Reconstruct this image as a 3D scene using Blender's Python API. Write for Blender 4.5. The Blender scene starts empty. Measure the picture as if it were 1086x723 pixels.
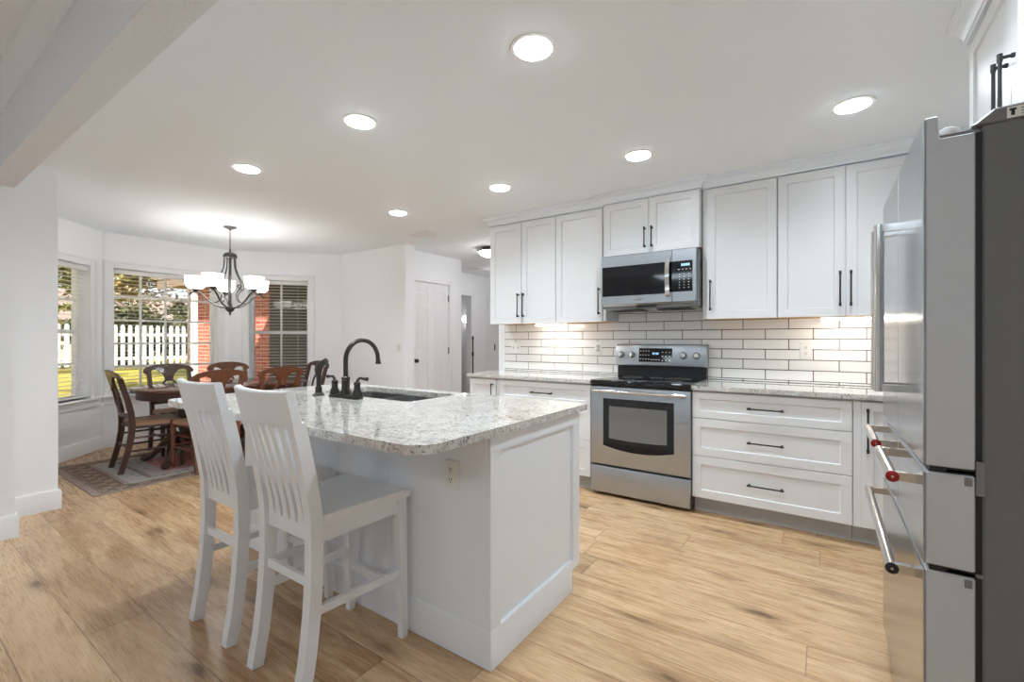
import bpy, bmesh, math, random
from mathutils import Vector, Matrix
random.seed(7)
S = bpy.context.scene
COL = S.collection
PI = math.pi

# ---------------------------------------------------------------- camera
cam_d = bpy.data.cameras.new('camera'); cam = bpy.data.objects.new('camera', cam_d); COL.objects.link(cam)
cam_d.sensor_width = 36.0; cam_d.lens = 482.4 / 1086 * 36; cam_d.clip_start = 0.02; cam_d.clip_end = 300
cam_d.shift_y = -1.2 / 1086
cam.location = (0, 0, 1.24)
cam.rotation_euler = (PI / 2, 0, math.radians(34.456))
S.camera = cam
# ---------------------------------------------------------------- colour management
S.view_settings.view_transform = 'Standard'; S.view_settings.look = 'None'
S.view_settings.exposure = 0.66; S.view_settings.gamma = 1.0; S.view_settings.use_curve_mapping = False
# ---------------------------------------------------------------- world
W = bpy.data.worlds.new('world'); S.world = W; W.use_nodes = True
wn = W.node_tree; wn.nodes.clear()
wo = wn.nodes.new('ShaderNodeOutputWorld'); wb = wn.nodes.new('ShaderNodeBackground')
sky = wn.nodes.new('ShaderNodeTexSky'); sky.sky_type = 'HOSEK_WILKIE'; sky.turbidity = 4.0
sky.sun_direction = Vector((0.5, -0.6, 0.62)).normalized(); sky.ground_albedo = 0.3
hs = wn.nodes.new('ShaderNodeHueSaturation'); hs.inputs['Saturation'].default_value = 0.45
wn.links.new(sky.outputs[0], hs.inputs['Color']); wn.links.new(hs.outputs[0], wb.inputs[0])
wb.inputs[1].default_value = 4.0
wn.links.new(wb.outputs[0], wo.inputs[0])
# ---------------------------------------------------------------- sun and fill lights
DOWNLIGHT = 34.0   # recessed lamps: lens glow
SPOT = 36.0        # recessed lamps: beam
SHADE_GLOW = 3.2   # lit chandelier shades
BULB = 14.0       # chandelier bulbs
S.cycles.max_bounces = 16; S.cycles.diffuse_bounces = 10; S.cycles.glossy_bounces = 6; S.cycles.transparent_max_bounces = 16
S.cycles.sample_clamp_indirect = 6.0
sd = bpy.data.lights.new('sun', 'SUN'); sd.energy = 7.0; sd.angle = 0.01; sd.color = (1, 0.93, 0.82)
so = bpy.data.objects.new('sun', sd); COL.objects.link(so)
so.rotation_euler = Vector((-0.55, 0.62, -0.62)).to_track_quat('-Z', 'Y').to_euler()
def area(name, loc, direction, sx, sy, power, color=(1, 1, 1)):
    d = bpy.data.lights.new(name, 'AREA'); d.shape = 'RECTANGLE'; d.size = sx; d.size_y = sy; d.energy = power; d.color = color
    o = bpy.data.objects.new(name, d); COL.objects.link(o); o.location = loc
    o.rotation_euler = Vector(direction).to_track_quat('-Z', 'Z').to_euler()
    return o
# added fill lights under the living room ceiling, unseen behind the camera
area('fill_light', (-2.4, -2.2, 2.53), (0, 0, -1), 0.9, 0.9, 14, (0.75, 0.89, 1))
area('fill_light', (-0.2, -2.2, 2.53), (0, 0, -1), 0.9, 0.9, 14, (0.75, 0.89, 1))

# ---------------------------------------------------------------- node helpers
class NT:
    def __init__(s, name):
        s.m = bpy.data.materials.new(name); s.m.use_nodes = True
        s.t = s.m.node_tree; s.b = s.t.nodes['Principled BSDF']
        s.out = s.t.nodes['Material Output']
    def n(s, typ, **k):
        x = s.t.nodes.new(typ)
        for a, v in k.items(): setattr(x, a, v)
        return x
    def l(s, a, b): s.t.links.new(a, b)
    def val(s, inp, v):
        if isinstance(v, (int, float)): inp.default_value = v
        elif isinstance(v, tuple): inp.default_value = v if len(v) == 4 or inp.type == 'VECTOR' else v + (1,)
        else: s.l(v, inp)
    def math(s, op, a, b=0.0, c=None):
        x = s.n('ShaderNodeMath', operation=op); s.val(x.inputs[0], a); s.val(x.inputs[1], b)
        if c is not None: s.val(x.inputs[2], c)
        return x.outputs[0]
    def co(s, scale=None, which='Object'):
        t = s.n('ShaderNodeTexCoord').outputs[which]
        if scale is None: return t
        m = s.n('ShaderNodeMapping'); s.l(t, m.inputs[0]); m.inputs['Scale'].default_value = scale
        return m.outputs[0]
    def noise(s, vec, scale, detail=3, rough=0.5, dist=0.0):
        x = s.n('ShaderNodeTexNoise'); s.l(vec, x.inputs['Vector']); x.inputs['Scale'].default_value = scale
        x.inputs['Detail'].default_value = detail; x.inputs['Roughness'].default_value = rough; x.inputs['Distortion'].default_value = dist
        return x.outputs['Fac']
    def voro(s, vec, scale, feature='F1'):
        x = s.n('ShaderNodeTexVoronoi', feature=feature); s.l(vec, x.inputs['Vector']); x.inputs['Scale'].default_value = scale
        return x
    def ramp(s, f, stops, interp='LINEAR'):
        r = s.n('ShaderNodeValToRGB'); r.color_ramp.interpolation = interp; e = r.color_ramp.elements
        while len(e) < len(stops): e.new(0.5)
        for q, (p, c) in zip(e, stops):
            q.position = p; q.color = (c, c, c, 1) if isinstance(c, (int, float)) else tuple(c) + (1,)
        s.val(r.inputs[0], f); return r.outputs[0]
    def mix(s, f, a, b, mode='MIX'):
        x = s.n('ShaderNodeMix', data_type='RGBA', blend_type=mode)
        s.val(x.inputs[0], f); s.val(x.inputs[6], a); s.val(x.inputs[7], b); return x.outputs[2]
    def bump(s, h, strength=0.2, dist=0.002):
        x = s.n('ShaderNodeBump'); x.inputs['Strength'].default_value = strength; x.inputs['Distance'].default_value = dist
        s.l(h, x.inputs['Height']); s.l(x.outputs[0], s.b.inputs['Normal'])
    def set(s, **k):
        names = dict(color='Base Color', rough='Roughness', metal='Metallic', spec='Specular IOR Level', coat='Coat Weight', emit='Emission Color', emits='Emission Strength', trans='Transmission Weight')
        for a, v in k.items(): s.val(s.b.inputs[names[a]], v)
        return s.m

def lin(r, g=None, b=None):
    if g is None: g = b = r
    f = lambda c: (c / 255 / 12.92) if c / 255 <= 0.04045 else ((c / 255 + 0.055) / 1.055) ** 2.4
    return (f(r), f(g), f(b))

M = {}
def paint(name, col, rough=0.5, tex=0.0, scale=180):
    t = NT(name); v = t.noise(t.co(), 2.0, 2)
    c = t.mix(v, tuple(x * 0.98 for x in col), col)
    t.set(color=c, rough=rough)
    if tex: t.bump(t.noise(t.co(), scale, 3), tex, 0.003)
    M[name] = t.m
paint('wall', (0.89, 0.91, 0.94), 0.6, 0.12)
paint('ceiling', (0.87, 0.92, 0.97), 0.8, 0.15)
paint('beam', (0.78, 0.83, 0.89), 0.7, 1.0, 55)
paint('trim', (0.86, 0.87, 0.89), 0.35)
paint('cabinet', (0.76, 0.77, 0.785), 0.32)
paint('island', (0.83, 0.87, 0.92), 0.35)
paint('stool', (0.81, 0.83, 0.86), 0.35)
paint('crown', (0.83, 0.88, 0.94), 0.4)
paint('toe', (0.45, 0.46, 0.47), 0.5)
paint('plastic_white', (0.82, 0.82, 0.80), 0.3)
paint('plastic_gray', (0.20, 0.20, 0.205), 0.4)
paint('plastic_lightgray', (0.55, 0.55, 0.55), 0.4)
paint('black', (0.012, 0.012, 0.013), 0.4)
paint('blackglass', (0.006, 0.006, 0.008), 0.05)
paint('ovenglass', (0.17, 0.17, 0.167), 0.12)
paint('slot', (0.05, 0.05, 0.05), 0.6)
paint('raw_wood', lin(205, 160, 100), 0.6)
paint('grout', lin(74, 72, 72), 0.9)
paint('red', (0.30, 0.008, 0.010), 0.2)
paint('printgray', (0.35, 0.35, 0.35), 0.5)
paint('printblack', (0.02, 0.02, 0.02), 0.5)
paint('fence', (0.50, 0.52, 0.56), 0.7)
paint('siding', lin(66, 60, 58), 0.7)
paint('soffit', lin(128, 112, 100), 0.7)
paint('roofing', lin(150, 135, 125), 0.9)
paint('housewall', lin(190, 178, 165), 0.8)
paint('blind', (0.82, 0.82, 0.82), 0.45)

def case_mat():
    t = NT('fridge_case'); t.set(color=(0.16, 0.165, 0.172), rough=0.45); t.bump(t.noise(t.co(), 260, 2), 0.35, 0.002); M['case'] = t.m
case_mat()
def steel(name, col, rough, sc=(3, 3, 260), metal=1.0):
    t = NT(name); n = t.noise(t.co(sc), 3, 3)
    t.set(color=t.mix(n, tuple(x * 0.9 for x in col), col), metal=metal, rough=t.math('MULTIPLY_ADD', n, 0.12, rough - 0.05))
    t.bump(n, 0.04, 0.001); M[name] = t.m
steel('steel', (0.46, 0.50, 0.55), 0.38)
steel('steel_v', (0.52, 0.545, 0.575), 0.22, (260, 260, 3))
steel('steel_soft', (0.60, 0.60, 0.59), 0.38, (120, 120, 120))
steel('steel_side', (0.60, 0.63, 0.66), 0.5, (200, 200, 200), 0.35)
steel('steel_bowl', (0.36, 0.36, 0.355), 0.34, (40, 40, 40))
steel('chrome', (0.72, 0.71, 0.70), 0.13, (20, 20, 20))
steel('nickel', (0.11, 0.109, 0.107), 0.38, (30, 30, 30))
steel('bronze', (0.055, 0.05, 0.047), 0.32, (30, 30, 30), 0.75)

def tile_mat():
    t = NT('tile'); i = t.n('ShaderNodeNewGeometry').outputs['Random Per Island']
    n = t.noise(t.co((6, 1, 30)), 4, 3)
    c = t.mix(i, lin(232), lin(244, 244, 243))
    t.set(color=t.mix(n, c, lin(236, 235, 233)), rough=0.12); t.bump(t.noise(t.co((1, 1, 3)), 14, 2), 0.12, 0.004); M['tile'] = t.m
tile_mat()

def granite():
    t = NT('granite'); c = t.co()
    big = t.noise(c, 11, 5, 0.65, 0.8); mid = t.noise(c, 75, 4, 0.75); fine = t.voro(c, 180).outputs['Color']
    base = t.ramp(big, [(0.30, lin(186, 183, 176)), (0.5, lin(208, 206, 201)), (0.68, lin(224, 223, 219))])
    sp = t.n('ShaderNodeSeparateColor'); t.l(fine, sp.inputs[0])
    c1 = t.mix(t.ramp(mid, [(0.52, 0.0), (0.60, 0.72)]), base, lin(150, 142, 132))
    speck = t.math('MULTIPLY', t.ramp(sp.outputs[0], [(0.80, 0.0), (0.86, 1.0)]), t.ramp(t.noise(c, 34, 3, 0.6), [(0.45, 0.0), (0.58, 1.0)]))
    c2 = t.mix(t.math('MULTIPLY', speck, 0.78), c1, lin(80, 73, 66))
    blot = t.ramp(t.noise(c, 34, 5, 0.75, 0.4), [(0.615, 0.0), (0.66, 0.85)])
    c3 = t.mix(blot, c2, lin(66, 60, 56))
    t.set(color=c3, rough=0.06, spec=0.6, coat=0.3); M['granite'] = t.m
granite()

def floor_mat():
    t = NT('floor_planks'); c = t.co(); s = t.n('ShaderNodeSeparateXYZ'); t.l(c, s.inputs[0])
    PW, PL = 0.205, 1.42
    v = t.math('DIVIDE', t.math('ADD', s.outputs[1], 0.055), PW); row = t.math('FLOOR', v); fv = t.math('FRACT', v)
    wr = t.n('ShaderNodeTexWhiteNoise', noise_dimensions='1D'); t.l(row, wr.inputs['W'])
    u = t.math('ADD', t.math('DIVIDE', s.outputs[0], PL), t.math('MULTIPLY', wr.outputs[0], 7.3)); idx = t.math('FLOOR', u); fu = t.math('FRACT', u)
    cb = t.n('ShaderNodeCombineXYZ'); t.l(row, cb.inputs[0]); t.l(idx, cb.inputs[1])
    w2 = t.n('ShaderNodeTexWhiteNoise', noise_dimensions='3D'); t.l(cb.outputs[0], w2.inputs['Vector'])
    # grain coordinates, shifted per plank
    off = t.n('ShaderNodeVectorMath', operation='MULTIPLY_ADD'); t.l(w2.outputs['Color'], off.inputs[0]); off.inputs[1].default_value = (40, 40, 40); t.l(c, off.inputs[2])
    mp = t.n('ShaderNodeMapping'); t.l(off.outputs[0], mp.inputs[0]); mp.inputs['Scale'].default_value = (0.8, 6.5, 1)
    g1 = t.noise(mp.outputs[0], 2.2, 6, 0.6, 1.1)
    mp2 = t.n('ShaderNodeMapping'); t.l(off.outputs[0], mp2.inputs[0]); mp2.inputs['Scale'].default_value = (4, 90, 1)
    g2 = t.noise(mp2.outputs[0], 2.5, 4, 0.6)
    mp3 = t.n('ShaderNodeMapping'); t.l(off.outputs[0], mp3.inputs[0]); mp3.inputs['Scale'].default_value = (1.9, 6.0, 1)
    kv = t.voro(mp3.outputs[0], 1.0); kc = t.n('ShaderNodeSeparateColor'); t.l(kv.outputs['Color'], kc.inputs[0])
    kd = t.math('ADD', kv.outputs['Distance'], t.math('MULTIPLY', t.math('SUBTRACT', t.noise(mp3.outputs[0], 5.0, 4, 0.7, 0.8), 0.5), 0.20))
    kn = t.math('MULTIPLY', t.ramp(kd, [(0.0, 1.0), (0.07, 0.85), (0.15, 0.35), (0.34, 0.0)]), t.math('GREATER_THAN', kc.outputs[0], 0.38))
    base = t.mix(w2.outputs['Value'], lin(164, 128, 91), lin(205, 171, 132))
    c1 = t.mix(t.ramp(g1, [(0.40, 0.0), (0.68, 0.8)]), base, lin(218, 188, 150))
    c2 = t.mix(t.ramp(g1, [(0.30, 0.6), (0.47, 0.0)]), c1, lin(150, 113, 78))
    c3 = t.mix(t.math('MULTIPLY', t.ramp(g2, [(0.40, 1.0), (0.6, 0.0)]), 0.22), c2, lin(146, 110, 76))
    c4 = t.mix(kn, c3, lin(98, 68, 44))
    sm = t.math('MINIMUM', t.math('MULTIPLY', t.math('MINIMUM', fv, t.math('SUBTRACT', 1.0, fv)), PW), t.math('MULTIPLY', t.math('MINIMUM', fu, t.math('SUBTRACT', 1.0, fu)), PL))
    seam = t.ramp(t.math('DIVIDE', sm, 0.004), [(0.2, 1.0), (0.75, 0.0)])
    c5 = t.mix(t.math('MULTIPLY', seam, 0.7), c4, lin(92, 66, 44))
    t.set(color=c5, rough=t.math('MULTIPLY_ADD', g2, 0.14, 0.21), spec=0.45)
    h = t.math('SUBTRACT', t.math('MULTIPLY', g2, 0.25), seam); t.bump(h, 0.22, 0.0015); M['floor'] = t.m
floor_mat()

def wood(name, c1, c2, rough=0.3, sc=(20, 20, 2)):
    t = NT(name); g = t.noise(t.co(sc), 3, 4, 0.6, 1.0)
    t.set(color=t.mix(t.ramp(g, [(0.3, 0.0), (0.7, 1.0)]), c1, c2), rough=rough, coat=0.1); M[name] = t.m
wood('dark_wood', lin(52, 31, 25), lin(84, 50, 38), 0.42)
wood('mahogany', lin(86, 48, 36), lin(122, 74, 54), 0.25)
wood('table_wood', lin(74, 42, 32), lin(108, 66, 50), 0.12, (3, 30, 3))
wood('rush', lin(150, 110, 84), lin(176, 136, 106), 0.7, (60, 60, 60))

def rug_mat():
    t = NT('rug'); c = t.co(); s = t.n('ShaderNodeSeparateXYZ'); t.l(c, s.inputs[0])
    HX, HY = 0.69, 1.24
    ex = t.math('SUBTRACT', HX, t.math('ABSOLUTE', s.outputs[0])); ey = t.math('SUBTRACT', HY, t.math('ABSOLUTE', s.outputs[1]))
    wob = t.math('MULTIPLY', t.math('SUBTRACT', t.noise(c, 30, 2), 0.5), 0.02)
    e = t.math('ADD', t.math('MINIMUM', t.math('MULTIPLY', ex, 1.7), ey), wob)
    bands = t.ramp(e, [(0.0, lin(168, 150, 140)), (0.05, lin(128, 110, 100)), (0.09, lin(104, 84, 70)), (0.24, lin(150, 140, 130)), (0.27, lin(176, 176, 170)), (0.42, lin(120, 112, 108)), (0.46, lin(170, 160, 158)), (0.60, lin(176, 120, 116))], 'CONSTANT')
    mot = t.voro(c, 15); ml = t.ramp(mot.outputs['Distance'], [(0.26, 1.0), (0.32, 0.0)])
    sp = t.n('ShaderNodeSeparateColor'); t.l(mot.outputs['Color'], sp.inputs[0])
    mc = t.ramp(sp.outputs[0], [(0.0, lin(186, 164, 136)), (0.3, lin(92, 108, 134)), (0.5, lin(170, 170, 164)), (0.7, lin(176, 92, 92)), (0.85, lin(84, 66, 58))], 'CONSTANT')
    c1 = t.mix(t.math('MULTIPLY', ml, 0.7), bands, mc)
    ck = t.n('ShaderNodeTexChecker'); t.l(c, ck.inputs[0]); ck.inputs['Scale'].default_value = 13
    bord = t.math('MULTIPLY', t.ramp(e, [(0.1, 0.0), (0.101, 1.0), (0.215, 1.0), (0.22, 0.0)]), ck.outputs['Fac'])
    c2 = t.mix(t.math('MULTIPLY', bord, 0.6), c1, lin(176, 146, 116))
    med = t.ramp(t.math('ADD', t.math('MULTIPLY', t.math('ABSOLUTE', s.outputs[0]), 1.6), t.math('ABSOLUTE', t.math('ADD', s.outputs[1], 0.1))), [(0.55, 1.0), (0.58, 0.0)])
    c3 = t.mix(t.math('MULTIPLY', med, 0.5), c2, lin(186, 104, 104))
    dis = t.noise(c, 60, 4, 0.7)
    c4 = t.mix(t.ramp(dis, [(0.45, 0.0), (0.7, 0.55)]), c3, lin(178, 168, 162))
    t.set(color=t.mix(0.25, c4, lin(80, 62, 56)), rough=0.95, spec=0.1); t.bump(t.noise(c, 400, 2), 0.4, 0.003); M['rug'] = t.m
rug_mat()

def brick_mat():
    t = NT('brick'); b = t.n('ShaderNodeTexBrick'); mp = t.n('ShaderNodeMapping'); t.l(t.co(), mp.inputs[0]); mp.inputs['Rotation'].default_value = (PI / 2, 0, 0)
    t.l(mp.outputs[0], b.inputs['Vector']); b.inputs['Scale'].default_value = 1.0
    b.inputs['Color1'].default_value = lin(184, 98, 82) + (1,); b.inputs['Color2'].default_value = lin(150, 70, 58) + (1,); b.inputs['Mortar'].default_value = lin(196, 160, 146) + (1,)
    b.inputs['Mortar Size'].default_value = 0.008; b.inputs['Brick Width'].default_value = 0.22; b.inputs['Row Height'].default_value = 0.076
    t.set(color=b.outputs[0], rough=0.9); M['brick'] = t.m
brick_mat()
def lawn_mat():
    t = NT('lawn'); c = t.co(); a = t.noise(c, 0.35, 4, 0.6); b = t.noise(c, 14, 4, 0.7)
    x = t.mix(a, lin(168, 156, 72), lin(206, 188, 98)); t.set(color=t.mix(t.math('MULTIPLY', b, 0.6), x, lin(132, 128, 58)), rough=0.95, spec=0.05); M['lawn'] = t.m
lawn_mat()
def leaf(name, a, b):
    t = NT(name); i = t.n('ShaderNodeNewGeometry').outputs['Random Per Island']; t.set(color=t.mix(i, a, b), rough=0.6); M[name] = t.m
leaf('leaf_green', lin(72, 84, 40), lin(136, 134, 70)); leaf('leaf_olive', lin(96, 84, 52), lin(160, 140, 90)); leaf('leaf_dark', lin(50, 58, 36), lin(92, 94, 56))
wood('bark', lin(70, 58, 48), lin(104, 90, 78), 0.9)

def emis(name, col, st):
    t = NT(name); t.set(color=col, rough=0.4, emit=col, emits=st); M[name] = t.m
emis('lens', (0.85, 0.94, 1.0), DOWNLIGHT)
emis('strip', (1.0, 0.93, 0.84), 20.0)
emis('globe', (1.0, 0.97, 0.92), 7.0)
emis('dome', (0.97, 0.98, 1.0), 22.0)
emis('digits', (0.35, 0.65, 1.0), 0.55)
emis('marks', (0.6, 0.62, 0.65), 0.25)
def shade_mat():
    t = NT('shade_glass'); n = t.noise(t.co(), 25, 4, 0.6, 1.0); t.t.nodes.remove(t.b)
    col = t.ramp(n, [(0.3, (0.84, 0.82, 0.79)), (0.7, (0.97, 0.96, 0.94))])
    d = t.n('ShaderNodeBsdfDiffuse'); tr = t.n('ShaderNodeBsdfTranslucent'); g = t.n('ShaderNodeBsdfGlossy'); g.inputs['Roughness'].default_value = 0.25
    t.l(col, d.inputs[0]); t.l(col, tr.inputs[0]); a = t.n('ShaderNodeMixShader'); a.inputs[0].default_value = 0.62; t.l(d.outputs[0], a.inputs[1]); t.l(tr.outputs[0], a.inputs[2])
    b = t.n('ShaderNodeMixShader'); b.inputs[0].default_value = 0.05; t.l(a.outputs[0], b.inputs[1]); t.l(g.outputs[0], b.inputs[2]); e = t.n('ShaderNodeEmission'); t.l(col, e.inputs[0]); e.inputs[1].default_value = SHADE_GLOW; ad = t.n('ShaderNodeAddShader'); t.l(b.outputs[0], ad.inputs[0]); t.l(e.outputs[0], ad.inputs[1]); t.l(ad.outputs[0], t.out.inputs[0]); M['shade_glass'] = t.m
shade_mat()
emis('bulb', (0.97, 0.97, 1.0), BULB)
def glass():
    t = NT('window_glass'); t.t.nodes.remove(t.b)
    tr = t.n('ShaderNodeBsdfTransparent'); gl = t.n('ShaderNodeBsdfGlossy'); gl.inputs['Roughness'].default_value = 0.0
    fr = t.n('ShaderNodeFresnel'); fr.inputs[0].default_value = 1.45; mx = t.n('ShaderNodeMixShader')
    bf = t.n('ShaderNodeNewGeometry').outputs['Backfacing']; t.l(t.math('MULTIPLY', fr.outputs[0], t.math('SUBTRACT', 1.0, bf)), mx.inputs[0]); t.l(tr.outputs[0], mx.inputs[1]); t.l(gl.outputs[0], mx.inputs[2]); t.l(mx.outputs[0], t.out.inputs[0]); M['glass'] = t.m
glass()

# ---------------------------------------------------------------- geometry helpers
class G:
    """collects shapes into one mesh"""
    def __init__(s, xf=None): s.bm = bmesh.new(); s.xf = xf
    def _take(s, tmp):
        if s.xf is not None: bmesh.ops.transform(tmp, matrix=s.xf, verts=tmp.verts)
        me = bpy.data.meshes.new('t'); tmp.to_mesh(me); tmp.free(); s.bm.from_mesh(me); bpy.data.meshes.remove(me)
        return s
    def box(s, x0, x1, y0, y1, z0, z1, bev=0.0, seg=1):
        t = bmesh.new(); bmesh.ops.create_cube(t, size=1)
        for v in t.verts: v.co = Vector(((x0 + x1) / 2 + v.co.x * (x1 - x0), (y0 + y1) / 2 + v.co.y * (y1 - y0), (z0 + z1) / 2 + v.co.z * (z1 - z0)))
        if bev: bmesh.ops.bevel(t, geom=t.edges[:], offset=bev, segments=seg, affect='EDGES', profile=0.5)
        return s._take(t)
    def poly(s, verts, faces):
        t = bmesh.new(); vs = [t.verts.new(v) for v in verts]
        for f in faces: t.faces.new([vs[i] for i in f])
        bmesh.ops.recalc_face_normals(t, faces=t.faces[:]); return s._take(t)
    def rings(s, rings, cap=True, closed=False, loop=True):
        t = bmesh.new(); R = [[t.verts.new(p) for p in r] for r in rings]; n = len(R[0])
        m = len(R)
        for i in range(m if closed else m - 1):
            a, b = R[i], R[(i + 1) % m]
            for j in range(n if loop else n - 1): t.faces.new((a[j], a[(j + 1) % n], b[(j + 1) % n], b[j]))
        if cap and not closed and loop: t.faces.new(R[0][::-1]); t.faces.new(R[-1])
        bmesh.ops.recalc_face_normals(t, faces=t.faces[:]); return s._take(t)
    def tube(s, pts, r, n=10, closed=False, rect=None, up=None):
        pts = [Vector(p) for p in pts]; m = len(pts); rings = []
        rr = r if isinstance(r, (list, tuple)) else [r] * m
        prev = Vector(up) if up else None
        for i, p in enumerate(pts):
            if closed: d = pts[(i + 1) % m] - pts[i - 1]
            else: d = pts[min(i + 1, m - 1)] - pts[max(i - 1, 0)]
            d.normalize()
            if prev is None: prev = Vector((0, 0, 1)) if abs(d.z) < 0.9 else Vector((1, 0, 0))
            a = (prev - d * prev.dot(d)).normalized(); b = d.cross(a); prev = a if not up else Vector(up)
            if rect:
                q = rect[i] if isinstance(rect, list) else rect
                rings.append([p + a * q[0] * sx + b * q[1] * sy for sx, sy in ((-1, -1), (1, -1), (1, 1), (-1, 1))])
            else: rings.append([p + a * rr[i] * math.cos(2 * PI * k / n) + b * rr[i] * math.sin(2 * PI * k / n) for k in range(n)])
        return s.rings(rings, True, closed)
    def cyl(s, p0, p1, r0, r1=None, n=18): return s.tube([p0, p1], [r0, r0 if r1 is None else r1], n)
    def lathe(s, prof, c=(0, 0, 0), axis='z', n=28, cap=True):
        rings = []
        for r, h in prof:
            ring = []
            for k in range(n):
                a = 2 * PI * k / n; u, v = r * math.cos(a), r * math.sin(a)
                q = {'z': (u, v, h), 'y': (u, h, v), 'x': (h, u, v)}[axis]; ring.append((c[0] + q[0], c[1] + q[1], c[2] + q[2]))
            rings.append(ring)
        return s.rings(rings, cap)
    def prism(s, pts, f, w0, w1, bev=0.0):
        t = bmesh.new(); a = [t.verts.new(f(u, v, w0)) for u, v in pts]; b = [t.verts.new(f(u, v, w1)) for u, v in pts]; n = len(pts)
        t.faces.new(a[::-1]); t.faces.new(b)
        for i in range(n): t.faces.new((a[i], a[(i + 1) % n], b[(i + 1) % n], b[i]))
        bmesh.ops.recalc_face_normals(t, faces=t.faces[:])
        if bev: bmesh.ops.bevel(t, geom=t.edges[:], offset=bev, segments=1, affect='EDGES', profile=0.5)
        return s._take(t)
    def slab(s, outer, holes, z0, z1):
        """flat slab with holes; outlines in (x, y)"""
        t = bmesh.new(); es = []
        for lp in [outer] + holes:
            vs = [t.verts.new((x, y, z0)) for x, y in lp]; es += [t.edges.new((vs[i], vs[(i + 1) % len(vs)])) for i in range(len(vs))]
        r = bmesh.ops.triangle_fill(t, edges=es, use_beauty=True, use_dissolve=False)
        fs = [g for g in r['geom'] if isinstance(g, bmesh.types.BMFace)]
        ex = bmesh.ops.extrude_face_region(t, geom=fs)
        for g in ex['geom']:
            if isinstance(g, bmesh.types.BMVert): g.co.z = z1
        bmesh.ops.recalc_face_normals(t, faces=t.faces[:]); return s._take(t)
    def sweep(s, prof, path, closed=False):
        """profile (out, z) swept along a horizontal path, out to the right of travel, mitred"""
        P = [Vector(p) for p in path]; n = len(P); rings = []
        for i in range(n):
            d0 = (P[i] - P[i - 1]).normalized() if i or closed else None; d1 = (P[(i + 1) % n] - P[i]).normalized() if i < n - 1 or closed else None
            d0 = d0 or d1; d1 = d1 or d0
            n0, n1 = Vector((d0.y, -d0.x)), Vector((d1.y, -d1.x)); m = (n0 + n1).normalized(); k = 1 / max(0.2, m.dot(n0))
            rings.append([(P[i].x + m.x * k * o, P[i].y + m.y * k * o, z) for o, z in prof])
        return s.rings(rings, True, closed)
    def shaker(s, x0, x1, z0, z1, y, th=0.02, fr=0.057, rec=0.009, frb=None):
        """shaker front facing -Y with its face at y"""
        a, b = rec, 0.004; frb = frb or fr
        def R(i, yy): return [(x0 + i, yy, z0 + (i if i < fr else i - fr + frb)), (x1 - i, yy, z0 + (i if i < fr else i - fr + frb)), (x1 - i, yy, z1 - i), (x0 + i, yy, z1 - i)]
        rg = [R(0, y + th), R(0, y + 0.0015), R(0.0015, y), R(fr, y), R(fr + b, y + a)]
        return s.rings(rg, True)
    def out(s): return s.bm

def link(name, g, mat, parent=None, root=None):
    bm = g.bm if isinstance(g, G) else g
    if root is not None:
        bmesh.ops.translate(bm, vec=-Vector(root.location), verts=bm.verts)
    if name == 'leg' and parent is not None:
        for v in bm.verts: v.co.z = max(v.co.z, 0.0)
    for e in bm.edges:
        if len(e.link_faces) == 2: e.smooth = e.calc_face_angle(0) < 0.6
        else: e.smooth = False
    for f in bm.faces: f.smooth = True
    me = bpy.data.meshes.new(name); bm.to_mesh(me); bm.free(); me.materials.append(M[mat] if isinstance(mat, str) else mat)
    o = bpy.data.objects.new(name, me); COL.objects.link(o)
    if parent is not None: o.parent = parent
    return o
def thing(name, label, cat, loc=(0, 0, 0), group=None, rz=0):
    o = bpy.data.objects.new(name, None); COL.objects.link(o); o.location = loc; o.rotation_euler = (0, 0, rz); o.empty_display_size = 0.1
    tag(o, label, cat, group); return o
def tag(o, label, cat, group=None):
    o['label'] = label; o['category'] = cat
    if group: o['group'] = group
    return o
class T:
    """a thing authored in world coordinates"""
    def __init__(s, name, label, cat, loc=(0, 0, 0), group=None, kind=None):
        s.o = thing(name, label, cat, loc, group)
        if kind: s.o['kind'] = kind
    def part(s, name, g, mat, parent=None, label=None):
        p = link(name, g, mat, parent or s.o, s.o)
        if label: p['label'] = label
        return p
def single(name, g, mat, label, cat, loc=(0, 0, 0), group=None):
    o = link(name, g, mat); tag(o, label, cat, group)
    me = o.data; me.transform(Matrix.Translation(-Vector(loc))); o.location = loc; return o
def struct(name, g, mat, parent=None):
    o = link(name, g, mat, parent)
    if parent is None: o['kind'] = 'structure'
    return o
def copy_tree(o, loc, rz=None, label=None):
    c = o.copy(); COL.objects.link(c); c.location = loc
    if rz is not None: c.rotation_euler = (0, 0, rz)
    if label: c['label'] = label
    for ch in list(o.children):
        d = ch.copy(); COL.objects.link(d); d.parent = c
        for g in list(ch.children):
            e = g.copy(); COL.objects.link(e); e.parent = d
    return c

# ================================================================= ROOM SHELL
ZC = 2.48
struct('floor', G().box(-7.0, 1.25, -4.7, 8.0, -0.12, 0.0), 'floor')
struct('ceiling_kitchen', G().box(-7.3, 1.25, 0.53, 8.0, ZC, ZC + 0.3), 'ceiling')
struct('ceiling_living', G().box(-4.4, 1.25, -4.7, 0.53, 2.56, 2.78), 'ceiling')
struct('beam', G().box(-4.2, 1.1, 0.475, 0.59, 2.195, 2.60, 0.002), 'beam')
struct('wall_pillar', G().box(-6.5, -4.2, 0.475, 0.59, 0, 2.60), 'wall')
struct('wall_stub', G().box(-6.3, -4.65, 0.59, 0.87, 0, ZC), 'wall')
struct('wall_right', G().box(1.07, 1.2, -4.6, 4.2, 0, 2.6), 'wall')
struct('wall_range', G().box(-2.96, 1.07, 4.06, 4.18, 0, ZC), 'wall')
struct('wall_dining', G().box(-5.80, -4.45, 4.06, 4.215, 0, ZC), 'wall')
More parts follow.
